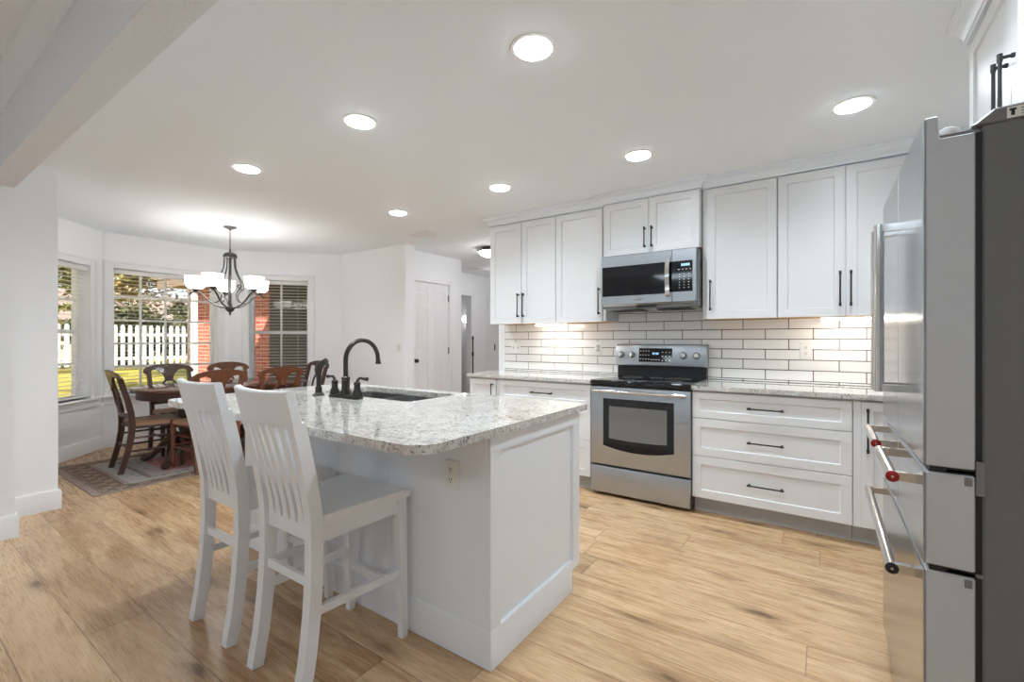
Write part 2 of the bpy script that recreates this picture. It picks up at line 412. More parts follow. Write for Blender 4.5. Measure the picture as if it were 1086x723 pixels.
# hall
struct('wall_hall_door', G().box(-4.78, -4.66, 4.215, 4.36, 0, ZC).box(-4.78, -4.66, 5.12, 5.40, 0, ZC).box(-4.78, -4.66, 4.36, 5.12, 2.06, ZC), 'wall')
struct('wall_hall_jog', G().box(-5.62, -4.78, 5.28, 5.40, 0, ZC), 'wall')
struct('wall_hall_left', G().box(-5.62, -5.50, 5.40, 5.86, 0, ZC).box(-5.62, -5.50, 6.64, 8.0, 0, ZC).box(-5.62, -5.50, 5.86, 6.64, 2.07, ZC), 'wall')
struct('wall_hall_right', G().box(-2.90, -2.78, 4.18, 8.0, 0, ZC), 'wall')
struct('wall_hall_end', G().box(-7.3, -2.78, 7.95, 8.1, 0, ZC), 'wall')
struct('wall_closet', G().box(-5.30, -4.78, 4.215, 4.30, 0, ZC).box(-5.4, -5.30, 4.215, 5.28, 0, ZC), 'wall')
struct('wall_bath', G().box(-7.4, -7.3, 5.3, 8.1, 0, ZC).box(-7.3, -5.62, 5.3, 5.4, 0, ZC), 'wall')
# living room behind the camera
struct('wall_living_left', G().box(-4.35, -4.2, -4.6, 0.475, 0, 2.6), 'wall')
struct('wall_living_back', G().box(-4.2, 1.07, -4.75, -4.6, 0, 2.6), 'wall')

# bay walls with window openings: local s along the wall, t outward
BA, BB, BC, BD = Vector((-5.95, 0.78)), Vector((-6.80, 1.63)), Vector((-6.80, 2.98)), Vector((-5.80, 4.06))
def frame_xf(P, Q):
    d = (Q - P).normalized(); n = Vector((-d.y, d.x))   # n points outside
    return Matrix(((d.x, n.x, 0, P.x), (d.y, n.y, 0, P.y), (0, 0, 1, 0), (0, 0, 0, 1)))
def bay_wall(name, P, Q, s0, s1, z0, z1, ext0=0.06, ext1=0.06):
    L = (Q - P).length; X = frame_xf(P, Q); TH = 0.16
    g = G(X).box(-ext0, s0, 0, TH, -0.1, ZC).box(s1, L + ext1, 0, TH, -0.1, ZC).box(s0, s1, 0, TH, -0.1, z0).box(s0, s1, 0, TH, z1, ZC)
    struct(name, g, 'wall'); return X
def window(num, X, s0, s1, z0, z1, cols, rows, rail, blind_label, group='window blinds in the dining bay'):
    c = 0.083
    g = G(X)
    for a, b, e, f in ((s0 - c, s0, z0 - 0.03, z1 + c), (s1, s1 + c, z0 - 0.03, z1 + c), (s0, s1, z1, z1 + c)):
        g.box(a, b, -0.018, 0.004, e, f, 0.003)
    g.box(s0 - c - 0.006, s0 - c + 0.022, -0.026, 0, z0 - 0.03, z1 + c + 0.006, 0.003).box(s1 + c - 0.022, s1 + c + 0.006, -0.026, 0, z0 - 0.03, z1 + c + 0.006, 0.003).box(s0 - c, s1 + c, -0.026, 0, z1 + c - 0.022, z1 + c + 0.006, 0.003)
    w = struct('window_%d' % num, g, 'trim')
    sill = G(X).box(s0 - c - 0.02, s1 + c + 0.02, -0.05, 0.10, z0 - 0.025, z0, 0.004).box(s0 - c - 0.005, s1 + c + 0.005, -0.022, 0.0, z0 - 0.06, z0 - 0.025, 0.003).box(s0 - c - 0.005, s1 + c + 0.005, -0.016, 0.0, z0 - 0.105, z0 - 0.06, 0.003)
    link('sill', sill, 'trim', w)
    fr = G(X)
    F = 0.035
    for a, b, e, f in ((s0, s0 + F, z0, z1), (s1 - F, s1, z0, z1), (s0 + F, s1 - F, z1 - F, z1), (s0 + F, s1 - F, z0, z0 + F)): fr.box(a, b, 0.10, 0.15, e, f, 0.003)
    if rail: fr.box(s0 + F, s1 - F, 0.10, 0.145, rail - 0.022, rail + 0.022, 0.003)
    link('sash', fr, 'trim', w)
    gr = G(X)
    for k in range(1, cols):
        x = s0 + F + (s1 - s0 - 2 * F) * k / cols; gr.box(x - 0.012, x + 0.012, 0.122, 0.134, z0 + F, z1 - F)
    zs = rows if isinstance(rows, list) else [z0 + F + (z1 - z0 - 2 * F) * k / rows for k in range(1, rows)]
    for z in zs: gr.box(s0 + F, s1 - F, 0.1215, 0.1345, z - 0.012, z + 0.012)
    link('grille', gr, 'trim', w)
    link('pane', G(X).box(s0 + F, s1 - F, 0.126, 0.130, z0 + F, z1 - F), 'glass', w)
    # blind, hanging inside the reveal
    m = X @ Vector(((s0 + s1) / 2, 0.05, z0))
    b = T('window_blind', blind_label, 'blind', m, group)
    b.part('headrail', G(X).box(s0 + 0.008, s1 - 0.008, 0.012, 0.075, z1 - 0.055, z1 - 0.004, 0.003), 'blind')
    sl = G(X); z = z0 + 0.07
    while z < z1 - 0.07:
        sl.poly([X.inverted() @ (X @ Vector(p)) for p in ((s0 + 0.012, 0.022, z), (s1 - 0.012, 0.022, z), (s1 - 0.012, 0.070, z), (s0 + 0.012, 0.070, z), (s0 + 0.012, 0.022, z + 0.0022), (s1 - 0.012, 0.022, z + 0.0022), (s1 - 0.012, 0.070, z + 0.0022), (s0 + 0.012, 0.070, z + 0.0022))],
                [(0, 1, 2, 3), (4, 7, 6, 5), (0, 4, 5, 1), (1, 5, 6, 2), (2, 6, 7, 3), (3, 7, 4, 0)])
        z += 0.044
    b.part('slats', sl, 'blind')
    b.part('bottom_rail', G(X).box(s0 + 0.012, s1 - 0.012, 0.022, 0.070, z0 + 0.012, z0 + 0.030, 0.003), 'blind')
    for x in (s0 + 0.14, s1 - 0.14): b.part('cord', G(X).cyl((x, 0.021, z0 + 0.02), (x, 0.021, z1 - 0.05), 0.0011, n=6), 'blind')
LA = 1.202  # length of left bay wall
XL = bay_wall('wall_bay_left', BA, BB, 0.27, 1.01, 0.60, 2.05, 0.1, 0.066)
window(1, XL, 0.27, 1.01, 0.60, 2.05, 2, 4, 1.33, 'white slatted blind in the narrow bay window beside the white wall corner')
XM = bay_wall('wall_bay_center', BB, BC, 0.105, 1.20, 0.60, 2.07, 0.066, 0.07)
window(2, XM, 0.105, 1.20, 0.60, 2.07, 4, 5, None, 'white slatted blind in the wide middle bay window facing the picket fence')
XR = bay_wall('wall_bay_right', BC, BD, 0.25, 1.02, 0.60, 2.08, 0.07, 0.1)
window(3, XR, 0.25, 1.02, 0.60, 2.08, 2, [], 1.345, 'white slatted blind in the bay window behind the chandelier, dark siding outside')

# baseboards: path with the room on the right of travel
BP = [(0, 0), (0.017, 0), (0.017, 0.125), (0.010, 0.143), (0, 0.143)]
struct('baseboard_bay', G().sweep(BP, [(-6.04, 0.87), tuple(BB), tuple(BC), tuple(BD), (-4.45, 4.06), (-4.45, 4.215), (-4.66, 4.215), (-4.66, 4.29)]), 'trim')
struct('baseboard_stub', G().sweep(BP, [(-4.20, -4.5), (-4.20, 0.59), (-4.65, 0.59), (-4.65, 0.87), (-6.0, 0.87)]), 'trim')
struct('baseboard_hall', G().sweep(BP, [(-4.66, 5.19), (-4.66, 5.40), (-5.50, 5.40), (-5.50, 5.79)]).sweep(BP, [(-5.50, 6.71), (-5.50, 7.95), (-2.90, 7.95), (-2.90, 4.18)]), 'trim')
# crown along the living-room side of the beam
CP = [(0, 0), (0.012, 0), (0.016, 0.010), (0.022, 0.014), (0.030, 0.040), (0.060, 0.066), (0.068, 0.070), (0.074, 0.082), (0.074, 0.086), (0, 0.086)]
struct('trim_1', G().sweep([(o, 2.474 + z) for o, z in CP], [(-4.20, 0.475), (1.07, 0.475)]), 'crown')

# hall door with six panels
def hall_door():
    x, y0, y1 = -4.675, 4.365, 5.115; h = 2.055
    Xd = Matrix(((0, -1, 0, x), (1, 0, 0, 0), (0, 0, 1, 0), (0, 0, 0, 1)))  # local x -> world y, local y -> world -x
    g = G(Xd); g.box(y0, y1, 0.006, 0.04, 0.008, h)
    w = (y1 - y0); st = 0.11; pw = (w - 3 * st) / 2
    # frame members proud of the recessed field
    zs = [(0.008, 0.24), (0.92, 1.08), (1.68, 1.79), (h - 0.12, h)]
    for a, b in zs:
        for k in range(2): q = y0 + st + k * (st + pw); g.box(q + 0.0003, q + pw - 0.0003, 0.0004, 0.01, a, b, 0.0025)
    for k in range(3): a = y0 + k * (st + pw); g.box(a, a + st, 0, 0.01, 0.008, h, 0.0025)
    for k in range(2):
        a = y0 + st + k * (st + pw)
        for z0, z1 in ((0.24, 0.92), (1.08, 1.68), (1.79, h - 0.12)): g.box(a + 0.03, a + pw - 0.03, 0.0015, 0.012, z0 + 0.03, z1 - 0.03, 0.004)
    d = struct('door_1', g, 'trim')
    k = G().lathe([(0.0, 0.0), (0.028, 0.0), (0.030, 0.004), (0.012, 0.010), (0.010, 0.028), (0.024, 0.036), (0.029, 0.050), (0.024, 0.062), (0.0, 0.066)], (x, 4.43, 0.95), 'x')
    link('knob', k, 'bronze', d)
    for z in (0.25, 1.08, 1.86): link('hinge', G().box(x - 0.001, x + 0.012, 5.108, 5.122, z - 0.05, z + 0.05, 0.002), 'nickel', d)
    c = G()
    for a, b, e, f in ((4.29, 4.36, 0, 2.13), (5.122, 5.19, 0, 2.13), (4.36, 5.122, 2.062, 2.13)): c.box(-4.66, -4.645, a, b, e, f, 0.003)
    struct('trim_2', c, 'trim')
hall_door()
c = G()
for a, b, e, f in ((5.79, 5.86, 0, 2.14), (6.64, 6.71, 0, 2.14), (5.86, 6.64, 2.07, 2.14)): c.box(-5.50, -5.485, a, b, e, f, 0.003)
struct('trim_3', c, 'trim')
d2 = struct('door_2', G().box(-5.5, -5.488, 7.10, 7.86, 0.0, 2.1, 0.003), 'trim')
for z in (1.09, 1.87): link('hinge', G().box(-5.489, -5.474, 7.36, 7.385, z - 0.06, z + 0.06, 0.002), 'nickel', d2)

# ================================================================= KITCHEN CABINETS
def pull(p0, p1, out, r=0.0052):
    """bar pull between two points, standing off along out"""
    p0, p1, out = Vector(p0), Vector(p1), Vector(out); d = (p1 - p0).normalized(); so = out * 0.032
    g = G().tube([p0 - d * 0.012 + so, p1 + d * 0.012 + so], r, 10)
    for p in (p0, p1): g.tube([p, p + so * 0.25, p + so * 0.3, p + so], [0.0075, 0.0075, 0.005, 0.0055], 10).tube([p + so - d * 0.012, p + so + d * 0.012], r * 1.35, 10)
    return g
YU, YB = 3.74, 3.435
def wall_cabinet(label, x0, x1, z0, z1, y, doors, hz=(1.475, 1.685), depth_back=4.045, box_in=0.0, name='wall_cabinet', yf=None):
    """doors: list of (x0, x1, handle side)"""
    t = T(name, label, 'cabinet', ((x0 + x1) / 2, (y + depth_back) / 2, z0), 'white wall cabinets')
    t.part('body', G().box(x0, x1, y + 0.021, depth_back, z0 + 0.004, z1 + 0.01, 0.0015), 'cabinet')
    t.part('bottom_panel', G().box(x0 + 0.004, x1 - 0.004, y + 0.026, depth_back - 0.002, z0, z0 + 0.006), 'raw_wood', label='unpainted wood underside')
    for a, b, side in doors:
        d = t.part('door', G().shaker(a + 0.002, b - 0.002, z0 - 0.002, z1, y), 'cabinet')
        hx = a + 0.028 if side == 'l' else b - 0.028
        t.part('handle', pull((hx, y, hz[0]), (hx, y, hz[1]), (0, -1, 0)), 'black', d)
    return t
wall_cabinet('white double-door wall cabinet at the far left end of the range wall', -2.84, -2.072, 1.402, 2.396, YU, [(-2.84, -2.458, 'r'), (-2.454, -2.072, 'l')])
wall_cabinet('white single-door wall cabinet just left of the microwave', -2.070, -1.598, 1.402, 2.396, YU, [(-2.070, -1.604, 'r')])
wall_cabinet('short white two-door wall cabinet above the microwave', -1.572, -0.786, 1.955, 2.400, 3.69, [(-1.570, -1.181, 'r'), (-1.179, -0.788, 'l')], (2.005, 2.150))
wall_cabinet('white single-door wall cabinet just right of the microwave', -0.780, -0.275, 1.402, 2.396, YU, [(-0.745, -0.277, 'l')])
wall_cabinet('white double-door wall cabinet partly behind the refrigerator handles', -0.273, 0.505, 1.402, 2.396, YU, [(-0.272, 0.116, 'r'), (0.118, 0.503, 'l')])
wall_cabinet('white corner wall cabinet hidden behind the refrigerator', 0.507, 1.065, 1.402, 2.396, YU, [(0.508, 1.03, 'r')])
single('wall_filler', G().box(-1.597, -1.573, 3.745, 4.045, 1.404, 2.40, 0.001), 'cabinet', 'narrow white filler strip between the single cabinet and the microwave', 'filler', (-1.585, 3.9, 1.404))
CROWN = [(-0.02, 0), (0.010, 0), (0.010, 0.014), (0.016, 0.015), (0.024, 0.030), (0.042, 0.046), (0.054, 0.050), (0.056, 0.056), (0.066, 0.058), (0.068, 0.0735), (-0.02, 0.0735)]
struct('trim_4', G().sweep([(o, 2.4055 + z) for o, z in CROWN], [(-2.84, 4.05), (-2.84, YU), (-1.575, YU), (-1.575, 3.69), (-0.783, 3.69), (-0.783, YU), (1.06, YU)]), 'crown')

def base_cabinet(label, x0, x1, fronts, doors=(), filler=None):
    t = T('base_cabinet', label, 'cabinet', ((x0 + x1) / 2, 3.75, 0), 'white base cabinets')
    t.part('body', G().box(x0, x1, YB + 0.021, 4.04, 0.114, 0.882, 0.001), 'cabinet')
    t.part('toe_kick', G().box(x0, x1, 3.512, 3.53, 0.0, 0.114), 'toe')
    for a, b, z0, z1 in fronts:
        d = t.part('drawer', G().shaker(a, b, z0, z1, YB, fr=0.05 if z1 - z0 < 0.22 else 0.057, frb=None), 'cabinet'); cx, cz = (a + b) / 2, (z0 + z1) / 2
        t.part('handle', pull((cx - 0.095, YB, cz), (cx + 0.095, YB, cz), (0, -1, 0)), 'black', d)
    for a, b, z0, z1, side in doors:
        d = t.part('door', G().shaker(a, b, z0, z1, YB), 'cabinet'); hx = a + 0.03 if side == 'l' else b - 0.03
        t.part('handle', pull((hx, YB, z1 - 0.05), (hx, YB, z1 - 0.05 - (0.24 if z1 - z0 > 0.3 else 0.07)), (0, -1, 0)), 'black', d)
    if filler: t.part('filler', G().box(filler[0], filler[1], YB + 0.004, YB + 0.021, 0.114, 0.875), 'cabinet')
    return t
ZD = [(0.684, 0.870), (0.416, 0.679), (0.116, 0.411)]
base_cabinet('narrow white base cabinet with one door at the left counter end', -2.858, -2.520, [], [(-2.856, -2.545, 0.118, 0.870, 'r')])
base_cabinet('white three-drawer base cabinet left of the range', -2.518, -1.575, [(-2.50, -1.577, a, b) for a, b in ZD])
base_cabinet('white three-drawer base cabinet right of the range', -0.784, 0.142, [(-0.782, 0.140, a, b) for a, b in ZD])
base_cabinet('white corner base cabinet with one door beside the refrigerator', 0.144, 1.066, [], [(0.184, 0.62, 0.116, 0.870, 'l'), (0.624, 1.06, 0.116, 0.870, 'l')], (0.144, 0.183))

def rounded(x0, x1, y0, y1, r, n=8):
    """outline with corner radii r = (x0y0, x1y0, x1y1, x0y1)"""
    P = []
    for (cx, cy, a0), q in zip(((x0, y0, PI), (x1, y0, 1.5 * PI), (x1, y1, 0), (x0, y1, 0.5 * PI)), r):
        ox = cx + q if cx == x0 else cx - q; oy = cy + q if cy == y0 else cy - q
        if q < 1e-5: P.append((cx, cy)); continue
        for k in range(n + 1): a = a0 + PI / 2 * k / n; P.append((ox + q * math.cos(a), oy + q * math.sin(a)))
    return P
single('countertop', G().slab([(-2.875, 3.41), (-1.568, 3.41), (-1.568, 4.052), (-2.955, 4.052)], [], 0.884, 0.914), 'granite', 'speckled granite countertop run left of the range', 'countertop', (-2.2, 3.73, 0.884), 'granite countertops on the range wall')
single('countertop', G().slab([(-0.784, 3.41), (1.066, 3.41), (1.066, 4.052), (-0.784, 4.052)], [], 0.884, 0.914), 'granite', 'speckled granite countertop run right of the range', 'countertop', (0.1, 3.73, 0.884), 'granite countertops on the range wall')

# backsplash: glossy white tiles over dark grout, real tiles
def backsplash():
    struct('wall_backsplash', G().box(-2.873, 1.066, 4.045, 4.0595, 0.915, 1.402).box(-1.58, -0.78, 4.045, 4.0595, 1.402, 1.96), 'grout')
    bs = bpy.data.objects['wall_backsplash']; g = G(); P, H = 0.312, 0.0785; gp = 0.0028
    for r in range(0, 13):
        z0 = 0.931 + (r - 1) * H + gp; z1 = 0.931 + r * H - gp
        x0r, x1r = (-2.871, 1.064) if z0 < 1.39 else (-1.572, -0.787)
        if z0 > 1.9: break
        z0 = max(z0, 0.917); offx = -0.066 if r % 2 == 1 else -0.222
        k = -12
        while k < 6:
            a, b = offx + k * P + gp, offx + (k + 1) * P - gp; k += 1
            a, b = max(a, x0r), min(b, x1r)
            if b - a < 0.012: continue
            g.box(a, b, 4.038, 4.046, z0, z1, 0.0015)
    link('tiles', g, 'tile', bs)
backsplash()

def plate(label, x0, x1, z0, z1, kind, y=4.037, name='wall_outlet', cat='outlet'):
    """cover plate facing -Y"""
    t = T(name, label, cat, ((x0 + x1) / 2, y, z0))
    t.part('cover_plate', G().box(x0, x1, y - 0.006, y, z0, z1, 0.003, 2), 'plastic_white')
    n = len(kind); w = (x1 - x0) / n; zc = (z0 + z1) / 2
    for i, k in enumerate(kind):
        xc = x0 + w * (i + 0.5)
        if k == 'o':
            for zz in (zc + 0.021, zc - 0.021):
                s = t.part('socket', G().box(xc - 0.016, xc + 0.016, y - 0.0085, y - 0.004, zz - 0.0155, zz + 0.0155, 0.002), 'plastic_white')
                t.part('slots', G().box(xc - 0.0075, xc - 0.0050, y - 0.0092, y - 0.0080, zz - 0.002, zz + 0.008).box(xc + 0.0050, xc + 0.0075, y - 0.0092, y - 0.0080, zz - 0.002, zz + 0.008).cyl((xc, y - 0.0092, zz - 0.008), (xc, y - 0.0080, zz - 0.008), 0.0026, n=10), 'slot', s)
        elif k == 'g':
            s = t.part('socket', G().box(xc - 0.0165, xc + 0.0165, y - 0.0085, y - 0.004, zc - 0.033, zc + 0.033, 0.002), 'plastic_lightgray')
            for zz in (zc + 0.02, zc - 0.02): t.part('slots', G().box(xc - 0.008, xc - 0.005, y - 0.0092, y - 0.0080, zz - 0.006, zz + 0.006).box(xc + 0.005, xc + 0.008, y - 0.0092, y - 0.0080, zz - 0.006, zz + 0.006), 'slot', s)
        else:
            t.part('toggle', G().box(xc - 0.005, xc + 0.005, y - 0.016, y - 0.005, zc - 0.009, zc + 0.011, 0.002), 'plastic_lightgray')
plate('double toggle switch plate on the tile at the far left of the backsplash', -2.775, -2.657, 1.095, 1.215, 'tt', name='switch_plate', cat='switch')
plate('white outlet on the tile just left of the range', -1.812, -1.735, 1.100, 1.222, 'g')
plate('white outlet on the tile right of the range', -0.152, -0.074, 1.100, 1.222, 'o')
plate('light switch on the white wall beside the hall door', -4.60, -4.52, 1.09, 1.21, 't', 4.06, 'switch_plate', 'switch')
plate('white outlet on the island side below the counter edge', -1.262, -1.186, 0.648, 0.760, 'o', 1.3595)

def strip_light(label, x0, x1):
    t = T('under_cabinet_light', label, 'light', ((x0 + x1) / 2, 3.82, 1.38), 'under-cabinet light bars')
    t.part('housing', G().box(x0, x1, 3.79, 3.86, 1.388, 1.3995, 0.002), 'plastic_white')
    t.part('lens', G().box(x0 + 0.004, x1 - 0.004, 3.794, 3.856, 1.376, 1.389, 0.003), 'strip')
strip_light('lit light bar under the cabinets left of the microwave', -2.33, -2.01)
strip_light('lit light bar under the cabinets nearest the refrigerator', -0.02, 0.34)

# ================================================================= RANGE
def rangeo():
    X0, X1, YF = -1.556, -0.789, 3.40
    t = T('range', 'stainless steel electric range with black glass cooktop', 'stove', ((X0 + X1) / 2, 3.7, 0))
    t.part('body', G().box(X0 + 0.002, X1 - 0.002, YF + 0.045, 4.03, 0.03, 0.885, 0.002), 'plastic_gray')
    for sx in (X0 + 0.05, X1 - 0.05):
        for sy in (YF + 0.09, 3.97): t.part('foot', G().cyl((sx, sy, 0), (sx, sy, 0.032), 0.015), 'black')
    dr = t.part('drawer', G().box(X0, X1, YF, YF + 0.045, 0.028, 0.236, 0.006, 2), 'steel')
    door = G(); z0, z1 = 0.252, 0.868
    door.box(X0, X1, YF, YF + 0.045, z0, z1, 0.006, 2)
    d = t.part('oven_door', door, 'steel')
    # window: black glass with a curved lower edge, slightly proud
    wx0, wx1, wz1, wz0 = X0 + 0.105, X1 - 0.113, 0.778, 0.405
    def outline(a, b, zt, zb, sag, n=14): return [(a, zt)] + [(a + (b - a) * k / n, zb - sag * (1 - (2 * k / n - 1) ** 2)) for k in range(n + 1)] + [(b, zt)]
    t.part('window_frame', G().prism(outline(wx0, wx1, wz1, wz0, 0.035), lambda u, v, w: (u, w, v), YF - 0.004, YF + 0.004, 0.001), 'blackglass', d)
    t.part('window_glass', G().prism(outline(wx0 + 0.05, wx1 - 0.05, wz1 - 0.06, wz0 + 0.06, 0.008), lambda u, v, w: (u, w, v), YF - 0.0048, YF - 0.003), 'ovenglass', d)
    h = G(); xs = [X0 + 0.022 + (X1 - X0 - 0.044) * k / 16 for k in range(17)]
    h.tube([(x, YF - 0.048 + 0.018 * abs(2 * k / 16 - 1) ** 4, 0.838) for k, x in enumerate(xs)], 0.0125, 12)
    for x in (X0 + 0.045, X1 - 0.045): h.tube([(x, YF + 0.002, 0.838), (x, YF - 0.034, 0.838)], 0.010, 10)
    t.part('handle', h, 'chrome', d)
    t.part('trim_strip', G().box(X0, X1, YF - 0.004, YF + 0.05, 0.872, 0.884, 0.003), 'black')
    # cooktop
    ck = G().box(X0 - 0.003, X1 + 0.003, YF - 0.018, 3.965, 0.885, 0.921, 0.009, 3)
    c = t.part('cooktop', ck, 'blackglass')
    rg = G()
    for cx, cy, r in ((-1.37, 3.56, 0.105), (-0.98, 3.56, 0.085), (-1.36, 3.82, 0.08), (-0.98, 3.82, 0.10), (-1.17, 3.86, 0.05)):
        rg.lathe([(r - 0.002, 0.9211), (r, 0.9214), (r + 0.002, 0.9211)], (cx, cy, 0), 'z', 40, False)
    t.part('burner_rings', rg, 'plastic_gray', c)
    # backguard
    b = t.part('backguard', G().box(X0 + 0.004, X1 - 0.004, 3.965, 4.03, 0.885, 1.022, 0.004), 'black')
    pn = G().prism([(3.925, 1.020), (3.950, 1.195), (3.965, 1.202), (4.03, 1.202), (4.03, 1.012), (3.935, 1.012)], lambda u, v, w: (w, u, v), X0 - 0.004, X1 + 0.004, 0.003)
    p = t.part('control_panel', pn, 'steel')
    sl = Vector((0, 0.025, 0.175)).normalized(); nv = Vector((0, -sl.z, sl.y))
    def on(x, f): return Vector((x, 3.925, 1.020)) + sl * (0.177 * f)
    for x in (-1.512, -1.412, -0.968, -0.862):
        q = on(x, 0.50); k = G()
        t.part('knob_shadow', G().tube([q, q + nv * 0.003], 0.031, 24), 'plastic_gray', p); k.tube([q + nv * 0.002, q + nv * 0.008, q + nv * 0.024, q + nv * 0.028], [0.026, 0.025, 0.0215, 0.018], 24)  # grey disc behind each knob stands in for its shadow
        kb = t.part('knob', k, 'steel_soft', p)
        w = q + nv * 0.030
        t.part('pointer', G().tube([w + sl * 0.019 - nv * 0.003, w - sl * 0.019 - nv * 0.003], 0.0042, 8), 'chrome', p)
    a, b2 = on(-1.345, 0.16), on(-1.345, 0.84)
    ds = G().poly([a + nv * 0.001, a + nv * 0.001 + Vector((0.285, 0, 0)), b2 + nv * 0.001 + Vector((0.285, 0, 0)), b2 + nv * 0.001, a - nv * 0.004, a - nv * 0.004 + Vector((0.285, 0, 0)), b2 - nv * 0.004 + Vector((0.285, 0, 0)), b2 - nv * 0.004],
                  [(0, 1, 2, 3), (4, 7, 6, 5), (0, 4, 5, 1), (1, 5, 6, 2), (2, 6, 7, 3), (3, 7, 4, 0)])
    t.part('display', ds, 'blackglass', p)
    dg = G()
    def tick(x, f, w, h):
        q = on(x, f) + nv * 0.0016
        dg.poly([q + Vector((sx * w, 0, 0)) + sl * (sz * h) + nv * e for e in (0, 0.0006) for sx, sz in ((-1, -1), (1, -1), (1, 1), (-1, 1))], [(3, 2, 1, 0), (4, 5, 6, 7), (0, 1, 5, 4), (1, 2, 6, 5), (2, 3, 7, 6), (3, 0, 4, 7)])
    for k in range(4): tick(-1.222 + 0.013 * k + (0.004 if k > 1 else 0), 0.58, 0.0042, 0.009)
    t.part('digits', dg, 'digits', p)
    dg = G()
    for i in range(4):
        for f in (0.3, 0.5, 0.7): tick(-1.33 + 0.024 * i, f, 0.005, 0.0028)
    for i in range(3):
        for f in (0.25, 0.45, 0.65): tick(-1.14 + 0.03 * i, f, 0.005, 0.0028)
    for i in range(4): tick(-1.235 + 0.022 * i, 0.28, 0.006, 0.0025)
    t.part('button_marks', dg, 'marks', p)
rangeo()

# ================================================================= MICROWAVE
def microwave():
    X0, X1, YF, Z0, Z1 = -1.564, -0.797, 3.62, 1.535, 1.938
    t = T('microwave', 'stainless over-the-range microwave with black glass door', 'microwave', ((X0 + X1) / 2, 3.8, 1.49))
    t.part('body', G().box(X0 + 0.003, X1 + 0.006, YF + 0.022, 4.03, 1.50, Z1 + 0.008, 0.003), 'case')
    XD = -0.975
    d = t.part('door', G().box(X0, XD - 0.001, YF, YF + 0.03, Z0, Z1, 0.003), 'steel')
    t.part('window', G().box(X0 + 0.012, XD - 0.055, YF - 0.002, YF + 0.004, 1.603, 1.850, 0.001), 'blackglass', d)
    h = G(); n = 14
    h.tube([(XD - 0.028, YF - 0.006 - 0.036 * math.sin(PI * k / n) ** 0.7, 1.578 + 0.315 * k / n) for k in range(n + 1)], 0.0, rect=(0.006, 0.016), up=(0, 1, 0))
    t.part('handle', h, 'chrome', d)
    t.part('glare_plate', G().box(-1.275, -1.215, YF - 0.0015, YF + 0.002, 1.562, 1.574, 0.0005), 'chrome', d)  # small bright plate added where a reflected glare shows
    c = t.part('control_panel', G().box(XD + 0.001, X1, YF, YF + 0.03, Z0, Z1, 0.003), 'steel')
    t.part('touch_panel', G().box(XD - 0.030, X1 - 0.026, YF - 0.003, YF + 0.004, 1.612, 1.848, 0.001), 'blackglass', c)
    dg = G()
    for k in range(4): dg.box(-0.905 + 0.0165 * k, -0.893 + 0.0165 * k, YF - 0.0036, YF - 0.0028, 1.808, 1.826)
    t.part('digits', dg, 'digits', c)
    dg = G()
    for i in range(4):
        dg.box(-0.930 + 0.028 * i, -0.916 + 0.028 * i, YF - 0.0036, YF - 0.0028, 1.780, 1.784)
        for j in range(6):
            if i < 3: dg.box(-0.922 + 0.034 * i, -0.914 + 0.034 * i, YF - 0.0036, YF - 0.0028, 1.640 + 0.021 * j, 1.644 + 0.021 * j)
    t.part('button_marks', dg, 'marks', c)
    v = G().prism([(YF + 0.01, 1.534), (YF + 0.02, 1.520), (YF + 0.09, 1.494), (3.99, 1.488), (3.99, 1.534)], lambda u, v, w: (w, u, v), X0 + 0.012, X1 - 0.006, 0.002)
    b = t.part('vent_base', v, 'steel_soft')
    t.part('filters', G().box(X0 + 0.06, -1.24, YF + 0.10, 3.9, 1.484, 1.489).box(-1.12, X1 - 0.06, YF + 0.10, 3.9, 1.484, 1.489).box(X0 + 0.30, X1 - 0.30, YF + 0.012, YF + 0.06, 1.505, 1.520, 0.003), 'black', b)
microwave()

